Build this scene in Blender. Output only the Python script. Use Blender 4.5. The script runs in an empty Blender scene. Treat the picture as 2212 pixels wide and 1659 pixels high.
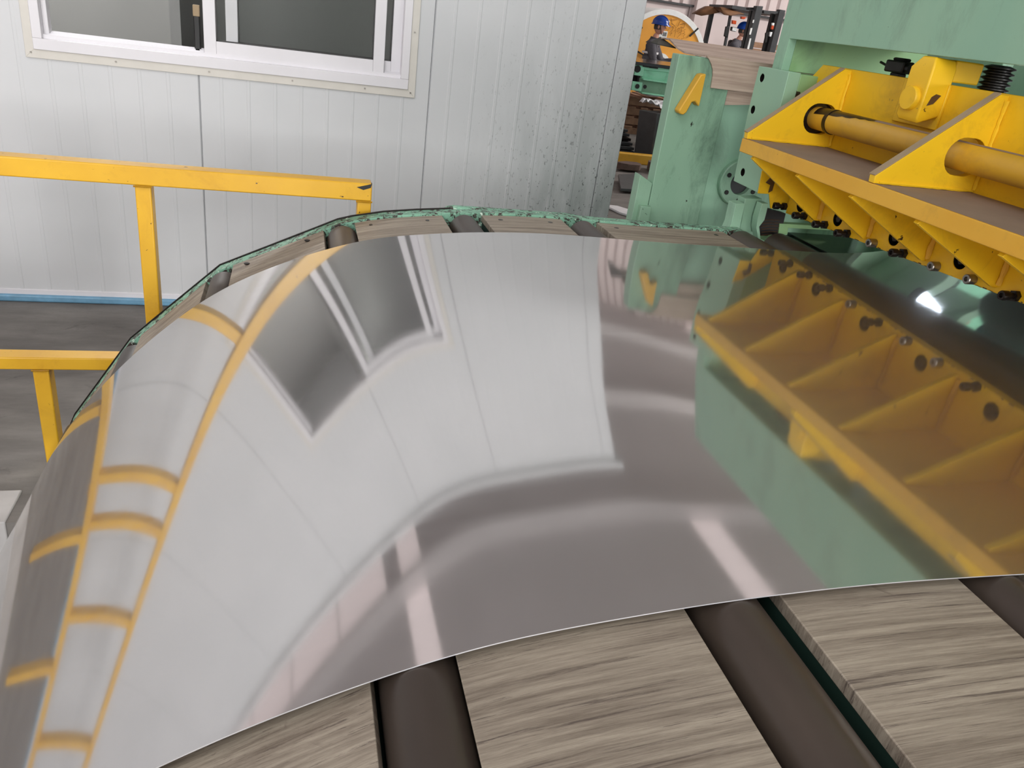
import bpy, bmesh, math, random
import numpy as np
from mathutils import Vector, Matrix
from mathutils.geometry import delaunay_2d_cdt

# ------------------------------------------------------------------ camera
sc = bpy.context.scene
COL = sc.collection
cam = bpy.data.cameras.new('camera'); camo = bpy.data.objects.new('camera', cam); COL.objects.link(camo)
CR = [[0.9629115, -0.2383723, 0.1264124], [0.0064316, -0.4480999, -0.8939603], [0.2697407, 0.8616177, -0.4299475]]
camo.matrix_world = Matrix(((CR[0][0], -CR[1][0], -CR[2][0], 0), (CR[0][1], -CR[1][1], -CR[2][1], 0), (CR[0][2], -CR[1][2], -CR[2][2], 1.5), (0, 0, 0, 1)))
cam.sensor_width = 36; cam.lens = 36 * 1673.101 / 2212; cam.clip_start = .02; cam.clip_end = 200
sc.camera = camo

# ------------------------------------------------------------------ light
w = bpy.data.worlds.new('daylight'); sc.world = w; w.use_nodes = True
bg = w.node_tree.nodes['Background']; bg.inputs[0].default_value = (.90, .93, 1, 1); bg.inputs[1].default_value = .5
def area(name, loc, target, size, size_y, power, col=(1, 1, 1), spread=180):
    l = bpy.data.lights.new(name, 'AREA'); l.shape = 'RECTANGLE'; l.size = size; l.size_y = size_y; l.energy = power; l.color = col; l.spread = math.radians(spread)
    o = bpy.data.objects.new(name, l); COL.objects.link(o); o.location = loc
    o.rotation_euler = (Vector(target) - Vector(loc)).to_track_quat('-Z', 'Y').to_euler()
    return o
area('daylight_door', (4.2, -8.6, 2.3), (0.6, 3.8, 1.0), 2.6, 2.0, 720, (1, .985, .965))
area('left_fill', (-2.6, -8.7, 3.2), (1.4, 2.2, 1.1), 4, 3, 520, (1, .99, .975))  # soft source added behind left to brighten the gussets and beam front
area('roof_daylight', (-3.2, -2.5, 7.5), (0.8, 2.5, .5), 6, 5, 330, (.97, .98, 1))
area('rear_fill', (4.4, .2, 3.4), (2.6, 2.8, .9), 2.2, 2.2, 20, (.97, 1, .98))  # unseen fill added to brighten the area behind the shear
area('far_fill', (14.5, 10.0, 7.4), (6.5, 14.5, 0), 4, 4, 1500, (1, .97, .94))  # unseen fill added over the far bay, clear of the sheet's reflection
area('booth_fill', (-1.2, 5.2, 2.9), (-1.2, 5.2, 0), 1.6, .6, 110, (1, .99, .97))  # fill added inside the booth to brighten its interior
sc.view_settings.view_transform = 'Standard'; sc.view_settings.look = 'None'; sc.view_settings.gamma = 1
sc.view_settings.use_curve_mapping = False; sc.view_settings.exposure = 0.0
sc.cycles.max_bounces = 8; sc.cycles.use_denoising = True; sc.cycles.sample_clamp_indirect = 6

# ------------------------------------------------------------------ materials
def s2l(c): return tuple(((x / 255 / 12.92) if x / 255 <= .04045 else ((x / 255 + .055) / 1.055) ** 2.4) for x in c) + (1,)
MATS = {}
class N:
    def __init__(s, name):
        s.m = bpy.data.materials.new(name); s.m.use_nodes = True; s.t = s.m.node_tree; s.b = s.t.nodes['Principled BSDF']; MATS[name] = s.m
        s.tc = s.t.nodes.new('ShaderNodeTexCoord')
    def n(s, kind, **k):
        x = s.t.nodes.new(kind)
        for a, v in k.items(): setattr(x, a, v)
        return x
    def L(s, a, b): s.t.links.new(a, b)
    def mapc(s, scale, rot=(0, 0, 0)):
        m = s.n('ShaderNodeMapping'); s.L(s.tc.outputs['Object'], m.inputs[0]); m.inputs['Scale'].default_value = scale; m.inputs['Rotation'].default_value = rot
        return m.outputs[0]
    def noise(s, scale, sc3=(1, 1, 1), detail=4, rough=.55, dist=0):
        x = s.n('ShaderNodeTexNoise'); x.inputs['Scale'].default_value = scale; x.inputs['Detail'].default_value = detail; x.inputs['Roughness'].default_value = rough; x.inputs['Distortion'].default_value = dist
        s.L(s.mapc(sc3), x.inputs['Vector']); return x.outputs['Fac']
    def ramp(s, fac, a, b, ca=(0, 0, 0, 1), cb=(1, 1, 1, 1)):
        r = s.n('ShaderNodeValToRGB'); r.color_ramp.elements[0].position = a; r.color_ramp.elements[1].position = b
        r.color_ramp.elements[0].color = ca; r.color_ramp.elements[1].color = cb; s.L(fac, r.inputs[0]); return r.outputs[0]
    def mix(s, fac, a, b):
        x = s.n('ShaderNodeMix', data_type='RGBA')
        if isinstance(fac, (int, float)): x.inputs[0].default_value = fac
        else: s.L(fac, x.inputs[0])
        for v, i in ((a, 6), (b, 7)):
            if isinstance(v, tuple): x.inputs[i].default_value = v
            else: s.L(v, x.inputs[i])
        return x.outputs[2]
    def bump(s, h, strength=.2, dist=.01):
        b = s.n('ShaderNodeBump'); b.inputs['Strength'].default_value = strength; b.inputs['Distance'].default_value = dist; s.L(h, b.inputs['Height']); s.L(b.outputs[0], s.b.inputs['Normal'])
def plain(name, c, rough=.6, metal=0, var=.12, scale=12, emit=0, bump=0):
    k = N(name); c = s2l(c); d = tuple(x * (1 - var) for x in c[:3]) + (1,); e = tuple(min(1, x * (1 + var)) for x in c[:3]) + (1,)
    k.L(k.ramp(k.noise(scale), .3, .7, d, e), k.b.inputs['Base Color'])
    k.b.inputs['Roughness'].default_value = rough; k.b.inputs['Metallic'].default_value = metal
    if emit: k.b.inputs['Emission Color'].default_value = c; k.b.inputs['Emission Strength'].default_value = emit
    if bump: k.bump(k.noise(scale * 6), bump, .003)
    return k.m
def paint(name, c, c2, chip=(25, 20, 16), amt=.28, rough=.45, streak=(1, 1, 1), cs=28, smudge=(90, 95, 85), sm=.5, bump=.08):
    """worn machine paint: two close tones, soft grime smudges, small chips"""
    k = N(name)
    base = k.mix(k.ramp(k.noise(3.5, streak), .35, .65), s2l(c), s2l(c2))
    g = k.ramp(k.noise(5, streak, 9, .74, .6), .52, .74)
    mm = k.n('ShaderNodeMath', operation='MULTIPLY'); k.L(g, mm.inputs[0]); mm.inputs[1].default_value = sm
    b2 = k.mix(mm.outputs[0], base, s2l(smudge))
    ch = k.ramp(k.noise(cs, (1, 1, 1), 6, .65), amt - .015, amt, (1, 1, 1, 1), (0, 0, 0, 1))
    k.L(k.mix(ch, b2, s2l(chip)), k.b.inputs['Base Color'])
    k.b.inputs['Roughness'].default_value = rough
    k.bump(k.noise(60), bump, .002)
    return k.m
paint('mint', (146, 188, 162), (156, 194, 166), streak=(1, 1, .35), amt=.27)
paint('mint_dark', (134, 172, 146), (146, 182, 156), streak=(1, 1, .35), smudge=(76, 100, 86), amt=.315, sm=.9)
paint('mint_lime', (146, 184, 126), (136, 178, 132), amt=.29)
paint('mint_bright', (150, 228, 190), (165, 235, 200), amt=.27, smudge=(110, 150, 120))
paint('yellow', (246, 200, 34), (238, 190, 30), chip=(60, 40, 20), smudge=(170, 130, 40), amt=.315)
paint('yellow_edge', (228, 178, 62), (220, 165, 50), chip=(70, 45, 25), smudge=(160, 120, 50), amt=.3)
paint('yellow_rail', (226, 176, 46), (212, 160, 38), chip=(60, 45, 30), smudge=(176, 124, 40), amt=.335, rough=.35, cs=40)
paint('yellow_bar', (212, 166, 48), (196, 152, 50), chip=(50, 40, 35), smudge=(150, 120, 70), amt=.25, rough=.4)
paint('rusty_patch', (96, 66, 42), (70, 52, 36), amt=.35, chip=(40, 25, 15))
plain('dust', (140, 120, 104), .85, var=.1, scale=7, bump=.1)
plain('edge_grey', (160, 140, 112), .8, var=.1, scale=9)
plain('black', (20, 20, 20), .5, var=.3)
plain('black_gloss', (14, 14, 15), .15, var=.3)
plain('dark_grey', (58, 60, 62), .5)
plain('cabinet_grey', (72, 75, 76), .45)
plain('bolt_dark', (44, 38, 36), .35, .6)
plain('bolt_steel', (150, 146, 140), .3, .9)
plain('black_rubber', (34, 32, 31), .4)
plain('alu', (226, 224, 228), .38, var=.03, scale=5)
plain('cream_trim', (214, 210, 202), .5, var=.04, scale=14)
plain('white_plastic', (236, 238, 236), .5, var=.05)
plain('blue_rail', (112, 160, 190), .4, var=.15, scale=20)
plain('booth_inside', (150, 150, 148), .7, var=.04, scale=1)
plain('helmet_blue', (24, 66, 150), .25, var=.05)
plain('skin', (205, 150, 130), .6, var=.05)
plain('hair', (70, 66, 62), .8)
plain('jacket', (84, 82, 88), .85, var=.12, scale=30)
plain('trousers', (28, 30, 40), .85)
plain('glove', (150, 140, 140), .85, var=.5, scale=60)
plain('reflective', (225, 225, 228), .4)
plain('pencil', (150, 104, 50), .8)
plain('orange_wrap', (236, 168, 72), .3, var=.06, scale=3)
plain('red', (185, 30, 40), .5)
plain('orange_lens', (200, 80, 40), .3)
plain('lamp_glass', (225, 228, 230), .15)
plain('wood', (150, 116, 92), .8, var=.25, scale=9)
plain('tarp', (112, 76, 46), .7, var=.35, scale=5)
plain('teal_dark', (25, 70, 85), .5)
plain('card_dark', (52, 50, 40), .8, var=.1, scale=3)
plain('pit_concrete', (190, 188, 186), .9, var=.1, scale=8)
plain('floor_paint', (175, 165, 160), .9)
plain('sheared_edge', (225, 225, 228), .45, .6)
plain('bottle_green', (24, 48, 40), .6)
plain('lamp_on', (225, 238, 255), .5, var=0, emit=9)
plain('roof', (214, 209, 209), .7, var=.05, scale=.6)
plain('hall_wall', (222, 208, 206), .7, var=.04, scale=1.2)
plain('skylight', (250, 236, 236), .6, var=.02, scale=1, emit=.62)
plain('pallet_dark', (100, 82, 74), .85, var=.25, scale=20)
plain('plastic_bag', (235, 235, 238), .35, var=.06)

k = N('steel')       # two lobes: a mirror finish under a faint satin haze
k.b.inputs['Base Color'].default_value = (.66, .65, .645, 1); k.b.inputs['Metallic'].default_value = 1
k.L(k.ramp(k.noise(3, (.15, 14, 1), 5), .2, .8, (.045,) * 3 + (1,), (.085,) * 3 + (1,)), k.b.inputs['Roughness'])
g2 = k.n('ShaderNodeBsdfAnisotropic'); g2.inputs['Color'].default_value = (.70, .69, .69, 1); g2.inputs['Roughness'].default_value = .5
ms = k.n('ShaderNodeMixShader'); ms.inputs[0].default_value = .24; k.L(k.b.outputs[0], ms.inputs[1]); k.L(g2.outputs[0], ms.inputs[2]); k.L(ms.outputs[0], k.t.nodes['Material Output'].inputs[0])
k = N('steel_plain')       # bright rolled stainless sheet with a faint grain along its travel
k.b.inputs['Base Color'].default_value = (.74, .725, .715, 1); k.b.inputs['Metallic'].default_value = 1
k.L(k.ramp(k.noise(3, (.15, 14, 1), 5), .2, .8, (.075,) * 3 + (1,), (.115,) * 3 + (1,)), k.b.inputs['Roughness'])
k = N('blade_steel'); k.b.inputs['Base Color'].default_value = (.07, .075, .075, 1); k.b.inputs['Metallic'].default_value = 1
k.L(k.ramp(k.noise(6, (1, 4, 1)), .3, .8, (.08,) * 3 + (1,), (.25,) * 3 + (1,)), k.b.inputs['Roughness'])
k = N('card_brown')
k.L(k.ramp(k.noise(14, (.15, 1, 5), 6, .7), .3, .7, s2l((158, 134, 120)), s2l((206, 186, 170))), k.b.inputs['Base Color']); k.b.inputs['Roughness'].default_value = .75
k = N('roller_rubber')
k.L(k.ramp(k.noise(7, (1, .3, 1)), .3, .7, s2l((54, 46, 41)), s2l((72, 62, 54))), k.b.inputs['Base Color']); k.b.inputs['Roughness'].default_value = .42; k.bump(k.noise(400), .04, .001)
k = N('plank_wood')  # weathered grey board, grain along the travel of the sheet
a = k.ramp(k.noise(9, (.28, 7, 1), 12, .78, .05), .34, .66, s2l((104, 92, 80)), s2l((178, 167, 150)))
b_ = k.ramp(k.noise(24, (.10, 7, 1), 8, .8), .56, .61)
m1 = k.n('ShaderNodeMath', operation='MULTIPLY'); k.L(b_, m1.inputs[0]); m1.inputs[1].default_value = .85
c_ = k.mix(m1.outputs[0], a, s2l((88, 77, 70)))
d_ = k.ramp(k.noise(7, (1, 1, 1), 5, .7, 1.5), .66, .74)
m2 = k.n('ShaderNodeMath', operation='MULTIPLY'); k.L(d_, m2.inputs[0]); m2.inputs[1].default_value = .45
k.L(k.mix(m2.outputs[0], c_, s2l((92, 78, 72))), k.b.inputs['Base Color']); k.b.inputs['Roughness'].default_value = .6; k.bump(k.noise(26, (.22, 5, 1), 5, .7), .25, .002)
k = N('chipped_mint')  # channel paint flaking off dark steel
a = k.mix(k.ramp(k.noise(12), .4, .6), s2l((134, 184, 158)), s2l((120, 168, 144)))
f = k.ramp(k.noise(40, (1, 1, 1), 8, .8, .8), .515, .54)
x = k.mix(f, a, s2l((52, 38, 34)))
f2 = k.ramp(k.noise(70, (1, 1, 1), 4, .6, .5), .63, .65)
k.L(k.mix(f2, x, s2l((205, 222, 208))), k.b.inputs['Base Color']); k.b.inputs['Roughness'].default_value = .55; k.bump(k.noise(45, (1, 1, 1), 8, .75, .8), .4, .002)
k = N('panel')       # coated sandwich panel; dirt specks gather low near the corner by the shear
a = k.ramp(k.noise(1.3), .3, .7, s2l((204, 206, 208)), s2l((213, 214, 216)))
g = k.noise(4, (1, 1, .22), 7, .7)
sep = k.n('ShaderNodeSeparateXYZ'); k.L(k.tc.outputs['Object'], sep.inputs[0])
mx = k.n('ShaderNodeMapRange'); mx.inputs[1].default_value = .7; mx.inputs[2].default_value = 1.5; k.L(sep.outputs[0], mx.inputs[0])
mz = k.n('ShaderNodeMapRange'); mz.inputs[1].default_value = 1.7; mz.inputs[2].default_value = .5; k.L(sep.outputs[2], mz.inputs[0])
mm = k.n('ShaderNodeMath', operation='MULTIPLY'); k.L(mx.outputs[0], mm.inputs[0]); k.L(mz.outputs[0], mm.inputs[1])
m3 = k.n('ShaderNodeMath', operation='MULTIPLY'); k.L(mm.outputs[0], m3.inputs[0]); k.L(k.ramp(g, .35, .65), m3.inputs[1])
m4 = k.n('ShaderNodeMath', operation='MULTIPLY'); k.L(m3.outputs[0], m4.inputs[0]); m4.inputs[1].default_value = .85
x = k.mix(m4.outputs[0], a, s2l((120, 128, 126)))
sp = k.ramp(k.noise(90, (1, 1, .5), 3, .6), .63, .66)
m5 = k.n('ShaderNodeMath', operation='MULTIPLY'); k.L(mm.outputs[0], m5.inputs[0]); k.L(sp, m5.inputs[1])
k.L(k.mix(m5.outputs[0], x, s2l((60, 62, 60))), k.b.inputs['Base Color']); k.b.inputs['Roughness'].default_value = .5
k = N('concrete')
a = k.ramp(k.noise(2.2, (1, 3, 1), 8, .65), .3, .72, s2l((98, 94, 90)), s2l((136, 132, 127)))
k.L(k.mix(k.ramp(k.noise(5, (1, 1, 1), 8, .75, 1), .58, .72), a, s2l((84, 80, 77))), k.b.inputs['Base Color']); k.b.inputs['Roughness'].default_value = .75; k.bump(k.noise(14, (1, 1, 1), 8), .3, .01)
k = N('glass'); k.b.inputs['Base Color'].default_value = (.86, .9, .88, 1); k.b.inputs['Roughness'].default_value = .02; k.b.inputs['Transmission Weight'].default_value = 1; k.b.inputs['IOR'].default_value = 1.1
k.b.inputs['Alpha'].default_value = .35

# ------------------------------------------------------------------ mesh helpers
class MB:
    def __init__(s): s.v = []; s.f = []; s.mi = []; s.cuts = []
    def add(s, vs, fs, mi=0):
        o = len(s.v); s.cuts.append((o, len(s.f))); s.v += [tuple(map(float, v)) for v in vs]; s.f += [tuple(i + o for i in f) for f in fs]; s.mi += [mi] * len(fs); return s
    def hexa(s, p, mi=0):   # 8 corners: bottom ring 0-3, top ring 4-7
        return s.add(p, [(3, 2, 1, 0), (4, 5, 6, 7), (0, 1, 5, 4), (1, 2, 6, 5), (2, 3, 7, 6), (3, 0, 4, 7)], mi)
    def box(s, x0, x1, y0, y1, z0, z1, mi=0):
        return s.hexa([(x0, y0, z0), (x1, y0, z0), (x1, y1, z0), (x0, y1, z0), (x0, y0, z1), (x1, y0, z1), (x1, y1, z1), (x0, y1, z1)], mi)
    def cyl(s, p0, p1, r0, r1=None, n=20, caps=True, mi=0):
        r1 = r0 if r1 is None else r1
        p0 = Vector(p0); p1 = Vector(p1); d = (p1 - p0).normalized(); a = d.orthogonal().normalized(); b = d.cross(a)
        vs = [p0 + (a * math.cos(t) + b * math.sin(t)) * r0 for t in [2 * math.pi * i / n for i in range(n)]]
        vs += [p1 + (a * math.cos(t) + b * math.sin(t)) * r1 for t in [2 * math.pi * i / n for i in range(n)]]
        fs = [(i, (i + 1) % n, n + (i + 1) % n, n + i) for i in range(n)]
        if caps: fs += [tuple(range(n))[::-1], tuple(range(n, 2 * n))]
        return s.add(vs, fs, mi)
    def tube(s, pts, r, n=10, mi=0):
        rs = r if isinstance(r, (list, tuple)) else [r] * len(pts)
        pts = [Vector(p) for p in pts]; vs = []; fs = []; a = None
        for i, p in enumerate(pts):
            d = (pts[min(i + 1, len(pts) - 1)] - pts[max(i - 1, 0)]).normalized()
            a = d.orthogonal().normalized() if a is None else (a - d * a.dot(d)).normalized()
            b = d.cross(a)
            vs += [p + (a * math.cos(2 * math.pi * j / n) + b * math.sin(2 * math.pi * j / n)) * rs[i] for j in range(n)]
        for i in range(len(pts) - 1):
            fs += [(i * n + j, i * n + (j + 1) % n, (i + 1) * n + (j + 1) % n, (i + 1) * n + j) for j in range(n)]
        fs += [tuple(range(n))[::-1], tuple((len(pts) - 1) * n + j for j in range(n))]
        return s.add(vs, fs, mi)
    def lathe(s, prof, c, axis=(0, 0, 1), n=24, mi=0, closed=False, cap0=True):
        if closed: prof = list(prof) + [prof[0]]   # prof: (radius, height)
        ax = Vector(axis).normalized(); a = ax.orthogonal().normalized(); b = ax.cross(a); c = Vector(c); vs = []
        for r, h in prof: vs += [c + ax * h + (a * math.cos(2 * math.pi * j / n) + b * math.sin(2 * math.pi * j / n)) * r for j in range(n)]
        fs = [(i * n + j, i * n + (j + 1) % n, (i + 1) * n + (j + 1) % n, (i + 1) * n + j) for i in range(len(prof) - 1) for j in range(n)]
        if not closed: fs += ([tuple(range(n))[::-1]] if cap0 else []) + [tuple((len(prof) - 1) * n + j for j in range(n))]
        return s.add(vs, fs, mi)
    def strip(s, A, B, mi=0):      # quads between two polylines
        n = len(A); return s.add(list(A) + list(B), [(i, i + 1, n + i + 1, n + i) for i in range(n - 1)], mi)
    def plate(s, outer, holes, axis, a, b, mi=0):
        """flat polygon with holes, extruded along axis from a to b; 2-D coords are the two other axes in order"""
        pts = list(outer); edges = [(i, (i + 1) % len(outer)) for i in range(len(outer))]; loops = [edges[:]]
        for h in holes:
            o = len(pts); pts += list(h); e = [(o + i, o + (i + 1) % len(h)) for i in range(len(h))]; edges += e; loops.append(e)
        vs, es, fs, ov, oe, of = delaunay_2d_cdt([Vector(p) for p in pts], edges, [], 0, 1e-7)
        def inside(c, poly):
            r = False; j = len(poly) - 1
            for i in range(len(poly)):
                if (poly[i][1] > c[1]) != (poly[j][1] > c[1]) and c[0] < (poly[j][0] - poly[i][0]) * (c[1] - poly[i][1]) / (poly[j][1] - poly[i][1]) + poly[i][0]: r = not r
                j = i
            return r
        def keep(f):
            c = (sum(vs[i][0] for i in f) / 3, sum(vs[i][1] for i in f) / 3); return inside(c, outer) and not any(inside(c, h) for h in holes)
        fs = [f for f in fs if keep(f)]
        def P(p, h): return (h, p[0], p[1]) if axis == 'x' else (p[0], h, p[1]) if axis == 'y' else (p[0], p[1], h)
        m = len(vs); V = [P(v, a) for v in vs] + [P(v, b) for v in vs]
        F = [tuple(f) for f in fs] + [tuple(i + m for i in reversed(f)) for f in fs]
        cnt = {}
        for f in fs:
            for i in range(len(f)):
                e = (f[i], f[(i + 1) % len(f)]); cnt[tuple(sorted(e))] = cnt.get(tuple(sorted(e)), []) + [e]
        for e, l in cnt.items():
            if len(l) == 1: x, y = l[0]; F.append((y, x, x + m, y + m))
        return s.add(V, F, mi)
    def objs(s, name, mats, parent=None, **k):   # every piece added becomes an object of its own
        out = []; c = s.cuts + [(len(s.v), len(s.f))]
        for (v0, f0), (v1, f1) in zip(c, c[1:]):
            m = MB(); m.add(s.v[v0:v1], [tuple(i - v0 for i in f) for f in s.f[f0:f1]]); out.append(m.obj(name, mats, parent, **k))
        return out
    def obj(s, name, mats, parent=None, bevel=0, smooth=35, loc=None):
        me = bpy.data.meshes.new(name); me.from_pydata(s.v, [], s.f)
        for m in (mats if isinstance(mats, (list, tuple)) else [mats]): me.materials.append(MATS[m])
        me.polygons.foreach_set('material_index', s.mi)
        bm = bmesh.new(); bm.from_mesh(me); bmesh.ops.recalc_face_normals(bm, faces=bm.faces); bm.to_mesh(me); bm.free()
        if smooth: me.polygons.foreach_set('use_smooth', [True] * len(me.polygons)); me.set_sharp_from_angle(angle=math.radians(smooth))
        me.update()
        o = bpy.data.objects.new(name, me); COL.objects.link(o)
        if parent: o.parent = parent
        if bevel:
            bv = o.modifiers.new('bevel', 'BEVEL'); bv.width = bevel; bv.segments = 2; bv.limit_method = 'ANGLE'; bv.angle_limit = math.radians(40); bv.harden_normals = False
        return o
def tag(o, label=None, cat=None, group=None, kind=None):
    for a, v in (('label', label), ('category', cat), ('group', group), ('kind', kind)):
        if v: o[a] = v
    return o
def empty(name, label, cat, loc=(0, 0, 0), group=None, kind=None):
    o = bpy.data.objects.new(name, None); COL.objects.link(o); o.empty_display_size = .05; o.matrix_world = Matrix.Identity(4)
    return tag(o, label, cat, group, kind)
def base(root, loc):
    """put the empty at the thing's base while its parts stay where they were built"""
    v = Vector(loc); root.location = v
    for c in root.children:
        c.location = c.location - v
def circ(cx, cz, r, n=20, r2=None): return [(cx + r * math.cos(2 * math.pi * i / n), cz + (r2 or r) * math.sin(2 * math.pi * i / n)) for i in range(n)]
def text_obj(name, body, size, mat, parent, M, ext=.001):
    cu = bpy.data.curves.new(name, 'FONT'); cu.body = body; cu.size = size; cu.extrude = ext; cu.align_x = 'CENTER'; cu.align_y = 'CENTER'
    t = bpy.data.objects.new(name, cu); COL.objects.link(t); bpy.context.view_layer.update()
    me = bpy.data.meshes.new_from_object(t); bpy.data.objects.remove(t); me.materials.clear(); me.materials.append(MATS[mat])
    me.transform(M); o = bpy.data.objects.new(name, me); COL.objects.link(o); o.parent = parent; return o

# ------------------------------------------------------------------ curve that the sheet follows
KX = [-1.02, -.96, -.90, -.84, -.78, -.72, -.66, -.60, -.54, -.48, -.42, -.36, -.30, -.24, -.18, -.12, -.06, 0, .06, .12, .18, .24, .30, .36, .42, .48, .54, .60, .66, .72, .78, .84, .90, .96, 1.02, 1.1, 1.2, 1.4, 1.6, 1.70, 1.80, 1.90, 2.1, 2.4]
KZ = [-.90, -.63, -.405, -.206, -.0417, .0992, .219, .3204, .4056, .4792, .5443, .603, .6566, .7045, .7454, .7798, .8096, .8357, .859, .8795, .8965, .909, .918, .9253, .9317, .9369, .9406, .9434, .9452, .9458, .9454, .9445, .9433, .942, .9411, .9403, .94, .94, .94, .9425, .9525, .970, 1.012, 1.08]
_x = np.array(KX); _y = np.array(KZ); _n = len(_x); _h = np.diff(_x)
_A = np.eye(_n); _B = np.zeros(_n)
for i in range(1, _n - 1):
    _A[i, i - 1] = _h[i - 1]; _A[i, i] = 2 * (_h[i - 1] + _h[i]); _A[i, i + 1] = _h[i]
    _B[i] = 6 * ((_y[i + 1] - _y[i]) / _h[i] - (_y[i] - _y[i - 1]) / _h[i - 1])
_M = np.linalg.solve(_A, _B)
def zc(x):
    i = int(min(max(np.searchsorted(_x, x) - 1, 0), _n - 2)); t = x - _x[i]; u = _x[i + 1] - x; h = _h[i]
    return float(_M[i] * u ** 3 / 6 / h + _M[i + 1] * t ** 3 / 6 / h + (_y[i] / h - _M[i] * h / 6) * u + (_y[i + 1] / h - _M[i + 1] * h / 6) * t)
def nrm(x):
    s = (zc(x + .002) - zc(x - .002)) / .004; l = math.hypot(1, s); return (-s / l, 1 / l)
def off(x, d): n = nrm(x); return (x + n[0] * d, zc(x) + n[1] * d)
def xs_arc(a, b, step=.02):
    out = [a]; x = a
    while x < b - 1e-6:
        s = (zc(x + .002) - zc(x - .002)) / .004; x = min(b, x + step / math.hypot(1, s)); out.append(x)
    return out

# ------------------------------------------------------------------ setting
def struct(o): return tag(o, kind='structure')
PX0, PX1, PY0, PY1 = -2.7, -.42, -.6, 2.09        # looping pit
X0, X1, Y0, Y1 = -11, 19, -9, 20
m = MB()
for a, b, c, d in ((X0, PX0, Y0, Y1), (PX1, X1, Y0, Y1), (PX0, PX1, Y0, PY0), (PX0, PX1, PY1, Y1)): m.box(a, b, c, d, -.12, 0)
fl = struct(m.obj('floor', 'concrete', smooth=0))
m = MB(); m.box(PX0 - .1, PX1 + .1, PY1, PY1 + .1, -3, -.121); m.box(PX0 - .1, PX1 + .1, PY0 - .1, PY0, -3, -.121); m.box(PX0 - .1, PX0, PY0, PY1, -3, -.121); m.box(PX1, PX1 + .1, PY0, PY1, -3, -.121); m.box(PX0 - .1, PX1 + .1, PY0 - .1, PY1 + .1, -3.1, -3)
p = m.objs('pit_lining', 'pit_concrete', fl, smooth=0)
m = MB(); m.box(-2.7, -.8, PY1 - .006, PY1 + .16, -.13, .006); m.obj('pit_kerb', 'pit_concrete', fl, bevel=.004)
# far wall: smooth slabs below, trapezoid cladding above, a pilaster
m = MB(); m.box(X0, X1, Y1, Y1 + .2, 0, 8)
wb = struct(m.obj('wall_back', 'hall_wall', smooth=0))
x = -10.9; i = 0
while x < 18.5:
    m = MB(); m.box(x, x + 1.17, Y1 - .05, Y1, 0, 2.17); m.obj('slab', 'hall_wall', wb, bevel=.006); x += 1.2
m = MB(); A = []; B = []; x = X0
while x < X1:
    for dx, dy in ((0, 0), (.09, 0), (.13, -.09), (.22, -.09), (.26, 0)): A.append((x + dx, Y1 - .06 + dy, 2.22)); B.append((x + dx, Y1 - .06 + dy, 8))
    x += .30
m.strip(A, B); m.obj('cladding', 'hall_wall', wb, smooth=0)
m = MB(); m.box(X0, X1, Y1 - .17, Y1 - .02, 2.17, 2.215); m.obj('ledge', 'dark_grey', wb)
for px in (9.55, 3.4, 15.6, -2.6): m = MB(); m.box(px, px + .28, Y1 - .3, Y1 - .05, 0, 8); m.obj('pilaster', 'hall_wall', wb, bevel=.01)
m = MB(); m.box(X1, X1 + .2, Y0, Y1, 0, 8); struct(m.obj('wall_right', 'hall_wall', smooth=0))
m = MB(); m.box(X0 - .2, X0, Y0, Y1, 0, 8); struct(m.obj('wall_left', 'hall_wall', smooth=0))
# roof with translucent daylight strips
m = MB(); wide = [(-10.9, -9.0), (-8.95, -7.15), (-7.1, -5.3), (-5.25, -3.5)]; strips = [(-2.95, -2.15), (5.2, 5.9), (11.6, 12.6)]; x = X0
m.box(X0, -3.4, Y0, 9.6, 8, 8.15); x = -3.4
for a, b in strips: m.box(x, a, Y0, Y1, 8, 8.15); x = b
for a, b in wide: m.box(b, b + .05, 9.6, Y1, 8, 8.15)
m.box(5.2, 5.9, 9.6, Y1, 8, 8.15)
m.box(x, X1, Y0, Y1, 8, 8.15); ce = struct(m.obj('ceiling', 'roof', smooth=0))
for a, b in strips: m = MB(); m.box(a, b, Y0, 9.6 if a == 5.2 else Y1, 8.02, 8.06); m.obj('skylight_strip', 'skylight', ce)
for a, b in wide: m = MB(); m.box(a, b, 9.6, Y1, 8.02, 8.06); m.obj('skylight_strip', 'skylight', ce)
for yy in range(-7, 20, 4): m = MB(); m.box(X0, X1, yy, yy + .16, 7.6, 8); m.obj('purlin', 'roof', ce)

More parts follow.
